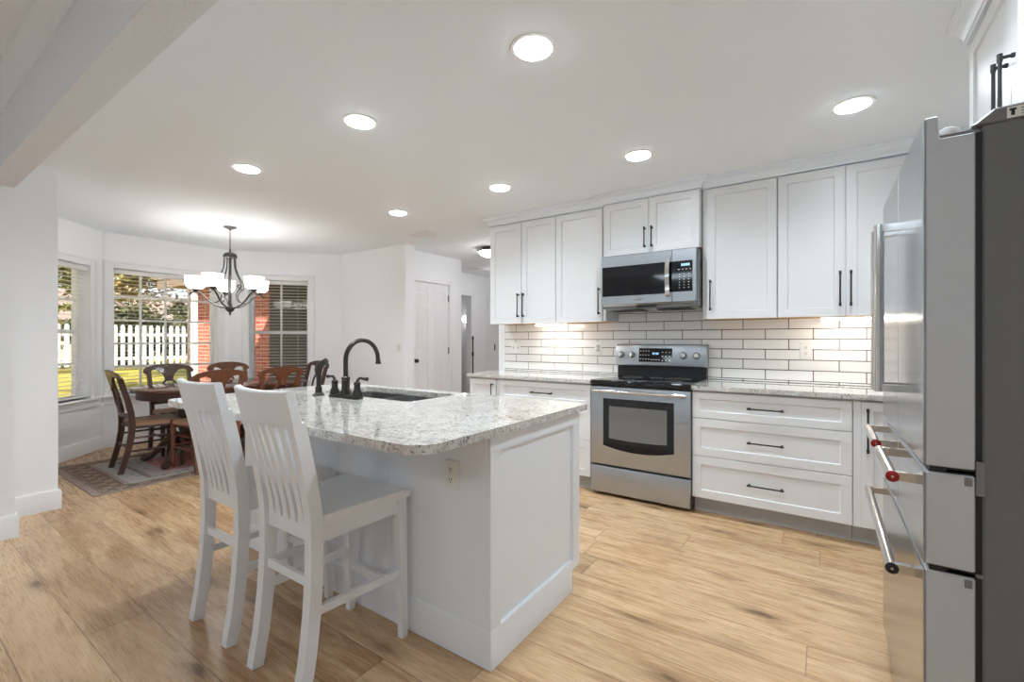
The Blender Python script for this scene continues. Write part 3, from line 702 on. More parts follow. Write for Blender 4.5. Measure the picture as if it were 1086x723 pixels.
# ================================================================= ISLAND
IX0, IX1, IY0, IY1 = -2.90, -1.030, 1.360, 2.110
def island():
    t = T('kitchen_island', 'white kitchen island cabinet with panelled end', 'island', (-1.96, 1.73, 0))
    b = G().box(IX0 + 0.022, IX1 - 0.022, IY0 + 0.008, IY1 - 0.022, 0.10, 0.882).box(IX0 + 0.022, IX1 - 0.022, IY0 + 0.008, IY1 - 0.095, 0.0, 0.10)
    # leave room for the sink bowls
    b = G().box(IX0 + 0.022, -2.64, IY0 + 0.008, IY1 - 0.022, 0.10, 0.882).box(-1.76, IX1 - 0.022, IY0 + 0.008, IY1 - 0.022, 0.10, 0.882).box(-2.64, -1.76, IY0 + 0.008, 1.62, 0.10, 0.882).box(-2.64, -1.76, 2.06, IY1 - 0.022, 0.10, 0.882).box(-2.64, -1.76, 1.62, 2.06, 0.10, 0.60).box(IX0 + 0.022, IX1 - 0.022, IY0 + 0.008, IY1 - 0.090, 0.0, 0.10)
    t.part('body', b, 'island')
    # end panels, shaker frame facing +X and -X, notched for the toe kick
    Xe = Matrix(((0, -1, 0, 0), (1, 0, 0, 0), (0, 0, 1, 0), (0, 0, 0, 1)))   # local (x,y,z) -> world (-y, x, z): local front -Y faces +X
    e = G(Xe).shaker(IY0, IY1, 0.098, 0.8825, -IX1, th=0.0215, fr=0.066, rec=0.016, frb=0.040)
    t.part('end_panel', e, 'island')
    Xw = Matrix(((0, 1, 0, 0), (-1, 0, 0, 0), (0, 0, 1, 0), (0, 0, 0, 1)))
    t.part('end_panel', G(Xw).shaker(-IY1, -IY0, 0.098, 0.8825, IX0, th=0.0215, fr=0.066, rec=0.016, frb=0.040), 'island')
    # back panel facing the stools: stiles and a seam strip
    t.part('back_panel', G().box(IX0 + 0.0218, IX1 - 0.0218, IY0 + 0.004, IY0 + 0.0078, 0.0, 0.8825).box(IX1 - 0.075, IX1 - 0.0217, IY0, IY0 + 0.006, 0.0, 0.8825, 0.001).box(IX0 + 0.0217, IX0 + 0.075, IY0, IY0 + 0.006, 0.0, 0.8825, 0.001).box(-1.625, -1.602, IY0, IY0 + 0.006, 0.0, 0.8825, 0.001).box(-2.27, -2.247, IY0, IY0 + 0.006, 0.0, 0.8825, 0.001), 'island')
    BM = [(-0.005, 0), (0.004, 0), (0.004, 0.132), (0.0005, 0.143), (-0.005, 0.143)]
    t.part('base_molding', G().sweep(BM, [(IX0, 2.02), (IX0, IY0), (IX1, IY0), (IX1, 2.02)]).box(IX1 - 0.014, IX1 - 0.001, IY0 + 0.01, 2.018, 0.0, 0.12).box(IX0 + 0.001, IX0 + 0.014, IY0 + 0.01, 2.018, 0.0, 0.12), 'island')
    R = Matrix(((-1, 0, 0, 0), (0, -1, 0, 0), (0, 0, 1, 0), (0, 0, 0, 1)))
    for k in range(4):
        a = 1.045 + k * 0.4625; d = t.part('door', G(R).shaker(a, a + 0.458, 0.116, 0.870, -IY1), 'island')
        hx = -(a + (0.43 if k % 2 == 0 else 0.03)); t.part('handle', pull((hx, IY1, 0.63), (hx, IY1, 0.82), (0, 1, 0)), 'black', d)
island()
SX0, SX1, SY0, SY1 = -2.61, -1.80, 1.665, 2.045
single('countertop', G().slab(rounded(-2.99, -1.0, 0.972, 2.145, (0.09, 0.095, 0.01, 0.01)), [rounded(SX0, SX1, SY0, SY1, (0.03,) * 4)[::-1]], 0.883, 0.914), 'granite', 'large speckled granite countertop on the island', 'countertop', (-1.99, 1.55, 0.883))
def sink():
    t = T('sink', 'undermount stainless double-bowl sink in the island counter', 'sink', (-2.205, 1.855, 0.66))
    def bowl(x0, x1):
        y0, y1 = SY0 - 0.004, SY1 + 0.004; r0 = rounded(x0, x1, y0, y1, (0.05,) * 4, 5); r1 = rounded(x0 + 0.012, x1 - 0.012, y0 + 0.012, y1 - 0.012, (0.05,) * 4, 5); r2 = rounded(x0 + 0.04, x1 - 0.04, y0 + 0.04, y1 - 0.04, (0.03,) * 4, 5)
        o = rounded(x0 - 0.003, x1 + 0.003, y0 - 0.003, y1 + 0.003, (0.053,) * 4, 5)
        return G().rings([[(x, y, 0.67) for x, y in rounded(x0 + 0.005, x1 - 0.005, y0 + 0.005, y1 - 0.005, (0.05,) * 4, 5)], [(x, y, 0.862) for x, y in o], [(x, y, 0.8825) for x, y in o], [(x, y, 0.8825) for x, y in r0], [(x, y, 0.872) for x, y in r0], [(x, y, 0.70) for x, y in r1], [(x, y, 0.684) for x, y in r2]])
    xm = -2.205
    for a, b in ((SX0 - 0.004, xm - 0.012), (xm + 0.012, SX1 + 0.004)):
        w = t.part('bowl', bowl(a, b), 'steel_bowl')
        t.part('drain', G().lathe([(0.0, 0.6845), (0.04, 0.6845), (0.042, 0.687), (0.036, 0.688), (0.03, 0.6855), (0.0, 0.6855)], ((a + b) / 2, 1.86, 0)), 'chrome', w)
    t.part('divider', G().box(xm - 0.011, xm + 0.011, SY0, SY1, 0.70, 0.880, 0.004), 'chrome')
sink()
def faucet():
    cx, cy, z = -2.225, 1.585, 0.9142
    t = T('faucet', 'dark bronze gooseneck faucet with two lever handles on the island', 'faucet', (cx, cy, z))
    t.part('base_plate', G().slab(rounded(cx - 0.135, cx + 0.135, cy - 0.03, cy + 0.03, (0.028,) * 4), [], z, z + 0.012).slab(rounded(cx - 0.128, cx + 0.128, cy - 0.024, cy + 0.024, (0.022,) * 4), [], z + 0.012, z + 0.02), 'bronze')
    s = t.part('spout_base', G().lathe([(0.031, 0), (0.030, 0.02), (0.023, 0.03), (0.022, 0.085), (0.024, 0.088), (0.024, 0.098), (0.017, 0.104), (0.0, 0.105)], (cx, cy, z + 0.016)), 'bronze')
    pts = [(cx, cy, z + 0.10), (cx, cy, z + 0.2)]; R = 0.112
    for k in range(19):
        a = PI - (PI * 0.97) * k / 18; pts.append((cx, cy + R + R * math.cos(a), z + 0.212 + R * math.sin(a)))
    e = pts[-1]; pts.append((cx, e[1] + 0.002, e[2] - 0.022))
    t.part('spout', G().tube(pts, 0.0128, 14), 'bronze')
    t.part('spout_tip', G().tube([(cx, e[1] + 0.002, e[2] - 0.016), (cx, e[1] + 0.003, e[2] - 0.03), (cx, e[1] + 0.003, e[2] - 0.042)], [0.0135, 0.015, 0.0185], 16), 'bronze')
    for sx in (-1, 1):
        hx = cx + sx * 0.102
        h = t.part('handle', G().lathe([(0.027, 0), (0.026, 0.018), (0.018, 0.034), (0.0165, 0.06), (0.019, 0.064), (0.017, 0.074), (0.008, 0.082), (0.0, 0.083)], (hx, cy, z + 0.016)), 'bronze')
        t.part('lever', G().tube([(hx, cy, z + 0.085), (hx + sx * 0.004, cy, z + 0.104), (hx + sx * 0.022, cy + 0.002, z + 0.116), (hx + sx * 0.05, cy + 0.004, z + 0.113), (hx + sx * 0.078, cy + 0.006, z + 0.112)], [0.008, 0.008, 0.007, 0.007, 0.011], 10), 'bronze', h)
    sx, sy = -2.455, 1.565
    p = T('sink_sprayer', 'dark bronze side sprayer standing left of the faucet', 'sprayer', (sx, sy, z))
    p.part('flange', G().lathe([(0.034, 0), (0.034, 0.006), (0.026, 0.012), (0.019, 0.02), (0.019, 0.05), (0.0, 0.05)], (sx, sy, z)), 'bronze')
    p.part('wand', G().tube([(sx, sy, z + 0.04), (sx, sy, z + 0.10), (sx - 0.004, sy, z + 0.13), (sx + 0.002, sy + 0.004, z + 0.165), (sx + 0.022, sy + 0.01, z + 0.19), (sx + 0.05, sy + 0.016, z + 0.203)], [0.0135, 0.0135, 0.018, 0.020, 0.017, 0.017], 14), 'bronze')
    p.part('trigger', G().tube([(sx - 0.02, sy, z + 0.12), (sx - 0.03, sy, z + 0.15), (sx - 0.012, sy, z + 0.188)], [0.006, 0.008, 0.006], 8), 'bronze')
faucet()

# ================================================================= BAR STOOLS
def stool_proto():
    t = T('bar_stool', 'white slat-back counter stool nearest the camera, in front of the outlet', 'stool', (0, 0, 0), 'white counter stools at the island')
    prof = [(-0.250, 0.0), (-0.226, 0.12), (-0.208, 0.28), (-0.198, 0.45), (-0.200, 0.62), (-0.224, 0.76), (-0.252, 0.90), (-0.298, 1.062)]
    def yz(z):
        for (y0, z0), (y1, z1) in zip(prof, prof[1:]):
            if z0 <= z <= z1: return y0 + (y1 - y0) * (z - z0) / (z1 - z0)
        return prof[-1][0]
    zz = [0.0, 0.06, 0.12, 0.2, 0.28, 0.36, 0.45, 0.54, 0.62, 0.69, 0.76, 0.83, 0.90, 0.955]
    def ysm(z): return (yz(z - 0.04 if z > 0.04 else 0) + yz(z) * 2 + yz(min(1.062, z + 0.04))) / 4
    for sx in (-1, 1):
        pts = [(sx * (0.155 + 0.0 * z), ysm(z), z) for z in zz]
        t.part('leg', G().tube(pts, 0, rect=[(0.021, 0.020 + 0.004 * (1 - abs(z - 0.6))) for z in zz], up=(1, 0, 0)), 'stool')
        t.part('leg', G().tube([(sx * 0.176, 0.190, 0.0), (sx * 0.168, 0.178, 0.585)], 0, rect=[(0.0145, 0.0145), (0.0205, 0.0205)], up=(1, 0, 0)), 'stool')
        t.part('stretcher', G().tube([(sx * 0.160, -0.208, 0.29), (sx * 0.172, 0.184, 0.275)], 0, rect=(0.0095, 0.015), up=(1, 0, 0)), 'stool')
        t.part('apron', G().tube([(sx * 0.160, -0.19, 0.556), (sx * 0.170, 0.178, 0.556)], 0, rect=(0.009, 0.030), up=(1, 0, 0)), 'stool')
    t.part('stretcher', G().tube([(-0.155, -0.203, 0.385), (0.155, -0.203, 0.385)], 0, rect=(0.008, 0.016), up=(0, 1, 0)), 'stool')
    t.part('stretcher', G().tube([(-0.17, 0.186, 0.205), (0.17, 0.186, 0.205)], 0, rect=(0.010, 0.017), up=(0, 1, 0)), 'stool')
    t.part('apron', G().tube([(-0.165, 0.178, 0.556), (0.165, 0.178, 0.556)], 0, rect=(0.009, 0.030), up=(0, 1, 0)), 'stool')
    t.part('apron', G().tube([(-0.150, -0.198, 0.566), (0.150, -0.198, 0.566)], 0, rect=(0.010, 0.036), up=(0, 1, 0)), 'stool')
    # dished seat
    nx, ny = 12, 12; top = []; bot = []
    for j in range(ny + 1):
        v = j / ny; y = -0.174 + 0.384 * v; hw = 0.174 + 0.028 * v
        for i in range(nx + 1):
            u = i / nx * 2 - 1; dish = 0.012 * (1 - u * u) * math.sin(PI * min(1, max(0, v))) 
            top.append((u * hw, y, 0.620 - dish - (0.008 if j == ny else 0))); bot.append((u * hw * (0.98), y, 0.586))
    V = top + bot; n = len(top); F = []
    for j in range(ny):
        for i in range(nx):
            a = j * (nx + 1) + i; F.append((a, a + 1, a + nx + 2, a + nx + 1)); F.append((n + a + nx + 1, n + a + nx + 2, n + a + 1, n + a))
    for j in range(ny):
        a = j * (nx + 1); F.append((a + nx + 1, a, n + a, n + a + nx + 1)); b = a + nx; F.append((b, b + nx + 1, n + b + nx + 1, n + b))
    for i in range(nx): F.append((i, i + 1, n + i + 1, n + i)); q = ny * (nx + 1) + i; F.append((q + 1, q, n + q, n + q + 1))
    t.part('seat', G().poly(V, F), 'stool')
    # curved crest spanning both posts
    n = 14; rg = []
    for k in range(n + 1):
        u = k / n * 2 - 1; x = u * 0.178; bow = 0.026 * (1 - u * u); ring = []
        for z, th in ((0.950, -0.021), (1.060, -0.020), (1.066, -0.013), (1.067, 0.004), (1.062, 0.012), (0.950, 0.010)):
            zt = z + (0.006 * abs(u) ** 3 if z > 1 else 0); ring.append((x, ysm(min(z, 1.06)) - bow + th, zt))
        rg.append(ring)
    t.part('crest_rail', G().rings(rg), 'stool')
    for k in range(5):
        xs = (k - 2) * 0.0495; u = xs / 0.163
        pts = []
        for z in (0.585, 0.66, 0.74, 0.82, 0.90, 0.965):
            f = (z - 0.585) / 0.38; bow = 0.026 * (1 - u * u) * f; pts.append((xs, ysm(z) - bow - 0.002, z))
        t.part('slat', G().tube(pts, 0, rect=(0.0150, 0.0110), up=(1, 0, 0)), 'stool')
    return t.o
st = stool_proto(); st.location = (-1.63, 1.122, 0)
copy_tree(st, (-2.15, 1.122, 0), None, 'white slat-back counter stool on the left, next to the dining table')

# ================================================================= REFRIGERATOR
def fridge():
    XF, Y0, Y1 = 0.200, 1.490, 2.402; XB = 0.292; YM = (Y0 + Y1) / 2
    t = T('refrigerator', 'stainless french-door refrigerator with dark grey case', 'refrigerator', (0.62, YM, 0))
    t.part('case', G().box(0.305, 1.05, Y0 + 0.006, Y1 - 0.006, 0.06, 1.742, 0.004), 'case')
    t.part('gasket', G().box(XB - 0.001, 0.307, Y0 + 0.012, Y1 - 0.012, 0.08, 1.728), 'black')
    for yy in (Y0 + 0.1, Y1 - 0.1):
        for xx in (0.36, 0.98): t.part('foot', G().cyl((xx, yy, 0), (xx, yy, 0.062), 0.02), 'black')
    t.part('kick_grille', G().box(0.31, 0.33, Y0 + 0.02, Y1 - 0.02, 0.012, 0.06, 0.002), 'black')
    def dpanel(y0, y1, z0, z1): return G().box(XF + 0.004, XB, y0, y1, z0, z1, 0.003)
    def skin(d, y0, y1, z0, z1): t.part('front_panel', G().box(XF, XF + 0.0042, y0, y1, z0, z1, 0.0015), 'steel_v', d, 'brushed stainless front')
    def front(y0, y1, z0, z1, notch=None):
        # door slab, top notched for the hinge
        if notch is None: return dpanel(y0, y1, z0, z1)
        return G().prism([(XF + 0.004, z0), (XB, z0), (XB, z1 - 0.055), (XF + 0.030, z1 - 0.055), (XF + 0.028, z1), (XF + 0.004, z1)], lambda u, v, w: (u, w, v), y0, y1, 0.003)
    ZT, Z1, Z2 = 1.782, 0.926, 0.686
    doors = []
    for y0, y1 in ((Y0, YM - 0.0025), (YM + 0.0025, Y1)):
        d = t.part('door', front(y0, y1, Z1 + 0.008, ZT, True), 'steel_side'); doors.append(d); skin(d, y0, y1, Z1 + 0.008, ZT)
        d2 = t.part('edge_trim', G().box(XF + 0.030, XB - 0.002, y0 + 0.004, y1 - 0.004, ZT - 0.055, ZT - 0.047, 0.001), 'plastic_gray', d)
    def bar(p0, p1, d, cap=None, capname='end_cap'):
        p0, p1 = Vector(p0), Vector(p1); ax = (p1 - p0).normalized()
        g = G().tube([p0 - ax * 0.012, p1 + ax * 0.012], 0.0135, 16)
        h = t.part('handle', g, 'chrome', d)
        side = Vector((0, 1, 0)) if abs(ax.z) > 0.5 else Vector((0, 0, 1))
        for p in (p0, p1):
            w = 0.0115; br = G()
            q = [p + side * (s * w) + ax * (e * 0.011) for s in (-1, 1) for e in (-1, 1)]
            a = Vector((XF - p.x + 0.002, 0, 0))
            br.poly([q[0], q[1], q[3], q[2], q[0] + a, q[1] + a, q[3] + a, q[2] + a], [(0, 1, 2, 3), (7, 6, 5, 4), (0, 4, 5, 1), (1, 5, 6, 2), (2, 6, 7, 3), (3, 7, 4, 0)])
            t.part('handle_bracket', br, 'chrome', d)
        if cap:
            c = p0 - ax * 0.0115
            t.part('medallion', G().tube([c, c - ax * 0.004, c - ax * 0.006], [0.0145, 0.0145, 0.011], 18), cap, d, 'red handle medallion' if cap == 'red' else 'black handle medallion')
            t.part('medallion_stud', G().tube([c - ax * 0.005, c - ax * 0.0072], [0.004, 0.003], 10), 'chrome', d)
    HX = 0.147
    bar((HX, YM - 0.055, 1.085), (HX, YM - 0.055, 1.60), doors[0])
    bar((HX, YM + 0.055, 1.085), (HX, YM + 0.055, 1.60), doors[1])
    for y0, y1 in ((Y0, YM - 0.0025), (YM + 0.0025, Y1)):
        d = t.part('drawer', dpanel(y0, y1, Z2 + 0.008, Z1 - 0.007), 'steel_side'); skin(d, y0, y1, Z2 + 0.008, Z1 - 0.007)
        bar((HX, y0 + 0.065, 0.884), (HX, y1 - 0.065, 0.884), d, 'red')
        t.part('corner_cap', G().box(XB - 0.022, XB - 0.002, y0 - 0.001, y0 + 0.012, Z1 - 0.034, Z1 - 0.008, 0.004), 'plastic_gray', d)
    d = t.part('freezer_drawer', dpanel(Y0, Y1, 0.075, Z2 - 0.007), 'steel_side'); skin(d, Y0, Y1, 0.075, Z2 - 0.007)
    bar((HX, Y0 + 0.075, 0.640), (HX, Y1 - 0.075, 0.640), d, 'black')
    t.part('corner_cap', G().box(XB - 0.022, XB - 0.002, Y0 - 0.001, Y0 + 0.012, Z2 - 0.034, Z2 - 0.008, 0.004), 'plastic_gray', d)
    # hinges
    for yy in (Y0 + 0.045, Y1 - 0.045):
        h = t.part('hinge', G().lathe([(0.028, 0.0), (0.028, 0.012), (0.020, 0.030), (0.012, 0.034), (0.0, 0.034)], (0.252, yy, 1.727)).box(0.25, 0.37, yy - 0.02, yy + 0.02, 1.727, 1.742, 0.002), 'plastic_lightgray')
        s = -1 if yy < YM else 1
        t.part('hinge_cover', G().prism([(0.285, 1.742), (0.325, 1.775), (0.60, 1.785), (0.66, 1.742)], lambda u, v, w: (u, w, v), yy - 0.04, yy + 0.06, 0.003), 'plastic_gray', h)
    for z in (Z1, Z2): t.part('gap_shade', G().box(XF + 0.012, XB + 0.002, Y0 + 0.006, Y1 - 0.006, z - 0.0065, z + 0.0075), 'black')  # black strips put in the gaps to give their shade
    for z in (Z1 - 0.001, Z2 - 0.001):
        t.part('hinge_plate', G().box(XB - 0.05, XB + 0.016, Y0 + 0.006, Y0 + 0.03, z - 0.004, z + 0.005, 0.001), 'plastic_gray')
    t.part('side_bracket', G().box(XB + 0.001, XB + 0.016, Y0 - 0.001, Y0 + 0.006, 0.875, 0.955, 0.001), 'plastic_gray')
    yl = Y0 + 0.0045
    lb = t.part('warning_label', G().box(0.344, 0.50, yl - 0.0005, yl + 0.001, 1.745, 1.770), 'plastic_white', label='white printed sticker with black arrow')
    t.part('arrow_mark', G().box(0.3505, 0.3565, yl - 0.001, yl - 0.0004, 1.750, 1.763).box(0.348, 0.359, yl - 0.001, yl - 0.0004, 1.761, 1.766), 'printblack', lb)
    g = G()
    for k in range(3): g.box(0.366, 0.49, yl - 0.001, yl - 0.0004, 1.750 + 0.0062 * k, 1.7525 + 0.0062 * k)
    t.part('print_lines', g, 'printgray', lb)
fridge()
# cabinet over the refrigerator, facing -X
def over_fridge():
    Y0, Y1, XF, Z0, Z1 = 1.52, 2.50, 0.472, 1.83, 2.396
    t = T('wall_cabinet', 'white double-door cabinet above the refrigerator', 'cabinet', (0.77, 1.96, Z0), 'white wall cabinets')
    t.part('body', G().box(XF + 0.021, 1.066, Y0, Y1, Z0, Z1 + 0.01, 0.0015), 'cabinet')
    X = Matrix(((0, 1, 0, 0), (-1, 0, 0, 0), (0, 0, 1, 0), (0, 0, 0, 1)))  # front -Y -> -X ; local x -> -world y
    ym = (Y0 + Y1) / 2
    for a, b, hy in ((Y0 + 0.002, ym - 0.0015, ym - 0.032), (ym + 0.0015, Y1 - 0.002, ym + 0.032)):
        d = t.part('door', G(X).shaker(-b, -a, Z0 + 0.004, Z1, XF), 'cabinet')
        t.part('handle', pull((XF, hy, 1.90), (XF, hy, 2.095), (-1, 0, 0)), 'black', d)
    struct('trim_5', G().sweep([(o, 2.4055 + z) for o, z in CROWN], [(XF, Y1 - 0.001), (XF, Y0)]), 'crown')
over_fridge()

# ================================================================= CEILING LIGHTS
lights = [(-1.018, 1.643, 'large round recessed ceiling light above the island, nearest the camera'), (-2.172, 1.64, 'recessed ceiling light above the island sink end'), (-3.442, 1.63, 'recessed ceiling light at the left, between island and dining area'),
          (0.125, 3.0, 'recessed ceiling light in front of the right wall cabinets by the refrigerator'), (-1.029, 3.0, 'recessed ceiling light in front of the microwave'), (-2.175, 2.995, 'recessed ceiling light in front of the left end wall cabinets'), (-3.423, 3.025, 'recessed ceiling light near the hall entrance, smallest in view'), (0.125, 1.64, 'recessed ceiling light in front of the refrigerator')]
for x, y, lab in lights:
    t = T('recessed_light', lab, 'light', (x, y, ZC), 'recessed ceiling lights')
    t.part('trim_ring', G().lathe([(0.098, ZC - 0.0005), (0.096, ZC - 0.004), (0.080, ZC - 0.006), (0.078, ZC - 0.004), (0.078, ZC - 0.0005)], (x, y, 0), 'z', 40, False), 'plastic_white')
    t.part('lens', G().lathe([(0.077, ZC - 0.0008), (0.077, ZC - 0.008), (0.07, ZC - 0.011), (0.05, ZC - 0.014), (0.0, ZC - 0.016)], (x, y, 0), 'z', 40), 'lens')
    sp = bpy.data.lights.new('lamp', 'SPOT'); sp.energy = SPOT * (1.55 if x < -3 else 1.0); sp.spot_size = math.radians(151); sp.spot_blend = 1.0; sp.shadow_soft_size = 0.07; sp.color = (0.86, 0.945, 1.0)
    so_ = bpy.data.objects.new('lamp', sp); COL.objects.link(so_); so_.parent = t.o; so_.location = (0, 0, -0.022)
def flush(label, x, y, r):
    t = T('flush_mount_light', label, 'light', (x, y, ZC), 'hall ceiling lights')
    t.part('base', G().lathe([(r * 0.7, ZC - 0.0005), (r * 0.72, ZC - 0.025), (r * 1.02, ZC - 0.035), (r * 1.04, ZC - 0.05), (r * 0.94, ZC - 0.055)], (x, y, 0)), 'nickel')
    t.part('glass_bowl', G().lathe([(r * 0.95, ZC - 0.05)] + [(r * 0.94 * math.cos(a), ZC - 0.05 - 0.075 * math.sin(a)) for a in (0.2, 0.5, 0.8, 1.1, 1.35)] + [(0, ZC - 0.127)], (x, y, 0)), 'dome')
    t.part('finial', G().lathe([(0.0, ZC - 0.122), (0.012, ZC - 0.126), (0.009, ZC - 0.14), (0.0, ZC - 0.145)], (x, y, 0), n=12), 'nickel')
flush('lit flush-mount bowl light in the hall, cut off by the left wall cabinet', -3.72, 4.9, 0.16)
flush('small flush-mount light further down the hall', -4.60, 6.45, 0.13)
def vent(label, x, y, w, h):
    t = T('ceiling_vent', label, 'vent', (x, y, ZC), 'ceiling vents')
    g = G()
    for a, b, c, d in ((-w, w, -h, -h + 0.02), (-w, w, h - 0.02, h), (-w, -w + 0.02, -h + 0.02, h - 0.02), (w - 0.02, w, -h + 0.02, h - 0.02)): g.box(x + a, x + b, y + c, y + d, ZC - 0.008, ZC - 0.0005, 0.002)
    t.part('frame', g, 'trim')
    g = G(); n = 7
    for k in range(n):
        yy = y - h + 0.02 + (2 * h - 0.04) * (k + 0.5) / n; g.box(x - w + 0.02, x + w - 0.02, yy - 0.004, yy + 0.004, ZC - 0.006, ZC - 0.001)
    t.part('slats', g, 'trim')
    t.part('duct', G().box(x - w + 0.02, x + w - 0.02, y - h + 0.02, y + h - 0.02, ZC - 0.0012, ZC - 0.0002), 'plastic_lightgray')
vent('white ceiling vent near the hall entrance', -3.87, 3.80, 0.16, 0.09)
vent('white ceiling vent far down the hall', -5.0, 6.1, 0.16, 0.09)

# ================================================================= CHANDELIER
def chandelier():
    cx, cy = -5.38, 2.368; t = T('chandelier', 'five-arm nickel chandelier with white glass bowl shades', 'chandelier', (cx, cy, ZC))
    C = (cx, cy, 0)
    t.part('canopy', G().lathe([(0.066, ZC - 0.0005), (0.066, ZC - 0.006), (0.05, ZC - 0.016), (0.02, ZC - 0.026), (0.008, ZC - 0.04), (0.0, ZC - 0.042)], C), 'nickel')
    ch = G(); z = ZC - 0.04; k = 0
    while z > 2.235:
        pts = []
        for i in range(12):
            a = 2 * PI * i / 12; u, v = 0.008 * math.cos(a), 0.016 * math.sin(a)
            pts.append((cx + (u if k % 2 else 0), cy + (0 if k % 2 else u), z - 0.014 + v))
        ch.tube(pts, 0.0022, 6, closed=True); z -= 0.024; k += 1
    t.part('chain', ch, 'nickel')
    t.part('stem', G().lathe([(0.0, 2.235), (0.009, 2.23), (0.011, 2.205), (0.030, 2.198), (0.060, 2.182), (0.068, 2.160), (0.066, 2.142), (0.030, 2.136), (0.0135, 2.125), (0.0135, 1.64), (0.022, 1.63), (0.016, 1.615), (0.030, 1.605), (0.048, 1.59), (0.046, 1.572), (0.026, 1.552), (0.010, 1.54), (0.014, 1.530), (0.008, 1.515), (0.0, 1.505)], C), 'nickel')
    toc = math.atan2(-cy, -cx)
    for th in (-100, -28, 44, 116, 188):
        a = toc + math.radians(th); u = Vector((math.cos(a), math.sin(a), 0)); P = lambda r, z: Vector((cx, cy, z)) + u * r
        ctl = [(0.035, 1.59), (0.09, 1.60), (0.15, 1.625), (0.21, 1.675), (0.255, 1.725), (0.29, 1.752), (0.32, 1.762), (0.352, 1.750), (0.372, 1.726)]
        arm = t.part('arm', G().tube([P(*c) for c in ctl], 0.0088, 8), 'nickel')
        rod = [(0.055, 2.15), (0.056, 2.09), (0.062, 2.03), (0.085, 1.965), (0.118, 1.905), (0.142, 1.86), (0.150, 1.825), (0.135, 1.80), (0.110, 1.806), (0.102, 1.826), (0.116, 1.842), (0.130, 1.832)]
        t.part('rod', G().tube([P(*c) for c in rod], 0.0068, 8), 'nickel')
        scr = [(0.14, 1.80), (0.105, 1.775), (0.082, 1.735), (0.085, 1.69), (0.115, 1.655), (0.16, 1.642), (0.20, 1.665)]
        t.part('scroll', G().tube([P(*c) for c in scr], 0.0062, 8), 'nickel')
        q = P(0.32, 0)
        t.part('cup', G().lathe([(0.0, 1.752), (0.012, 1.757), (0.030, 1.772), (0.042, 1.786), (0.020, 1.792), (0.018, 1.80), (0.0, 1.80)], (q.x, q.y, 0), n=18), 'nickel', arm)
        sh = [(0.034, 1.787), (0.062, 1.792), (0.084, 1.815), (0.093, 1.850), (0.093, 1.885), (0.098, 1.912), (0.101, 1.918), (0.097, 1.918), (0.089, 1.885), (0.089, 1.850), (0.080, 1.818), (0.060, 1.797), (0.03, 1.793)]
        t.part('shade', G().lathe(sh, (q.x, q.y, 0), n=24, cap=False), 'shade_glass', arm)
        t.part('bulb', G().lathe([(0.0, 1.80), (0.013, 1.802), (0.014, 1.82), (0.026, 1.845), (0.026, 1.862), (0.014, 1.88), (0.0, 1.884)], (q.x, q.y, 0), n=14), 'bulb', arm)
chandelier()

# ================================================================= DINING SET
RZ = 0.007
rg_ = single('rug', G().box(-6.12, -4.74, 1.09, 3.57, 0.0006, RZ, 0.002), 'rug', 'faded oriental rug with brown border under the dining table', 'rug', (-5.43, 2.33, 0))
def dining_table():
    cx, y0, y1, hw = -5.45, 1.52, 3.22, 0.50; cy = (y0 + y1) / 2
    t = T('dining_table', 'dark wood oval pedestal dining table on the rug', 'table', (cx, cy, RZ))
    def track(r, grow=0, n=16):
        P = []
        for k in range(n + 1): a = PI + PI * k / n; P.append((cx + r * math.cos(a), y0 + hw + r * math.sin(a)))
        for k in range(n + 1): a = PI * k / n; P.append((cx + r * math.cos(a), y1 - hw + r * math.sin(a)))
        return P
    def ring(r, z): return [(x, y, z) for x, y in track(r)]
    t.part('tabletop', G().rings([ring(hw - 0.02, 0.732), ring(hw - 0.004, 0.736), ring(hw, 0.748), ring(hw - 0.004, 0.760), ring(hw - 0.012, 0.763)]), 'table_wood')
    t.part('apron', G().rings([ring(hw - 0.055, 0.655), ring(hw - 0.05, 0.66), ring(hw - 0.05, 0.7325), ring(hw - 0.06, 0.7325)]), 'dark_wood')
    for yy in (cy - 0.40, cy + 0.40):
        p = t.part('pedestal', G().lathe([(0.0, 0.16), (0.095, 0.16), (0.10, 0.20), (0.07, 0.25), (0.05, 0.30), (0.075, 0.38), (0.085, 0.45), (0.065, 0.53), (0.05, 0.58), (0.08, 0.63), (0.12, 0.656), (0.0, 0.656)], (cx, yy, 0)), 'dark_wood')
        for k in range(4):
            a = PI / 4 + k * PI / 2; u = Vector((math.cos(a), math.sin(a), 0)); q = Vector((cx, yy, 0))
            pts = [q + u * r + Vector((0, 0, z)) for r, z in ((0.06, 0.24), (0.13, 0.235), (0.20, 0.18), (0.26, 0.11), (0.31, 0.06), (0.36, 0.045), (0.39, 0.05))]
            f = t.part('foot', G().tube(pts, [0.040, 0.038, 0.033, 0.028, 0.027, 0.033, 0.030], 10), 'dark_wood', p)
            c = q + u * 0.37; t.part('bun', G().lathe([(0.0, RZ), (0.026, RZ + 0.002), (0.038, 0.03), (0.034, 0.055), (0.0, 0.07)], (c.x, c.y, 0), n=14), 'dark_wood', p)
    t.part('stretcher', G().box(cx - 0.03, cx + 0.03, cy - 0.36, cy + 0.36, 0.20, 0.25, 0.01), 'dark_wood')
dining_table()
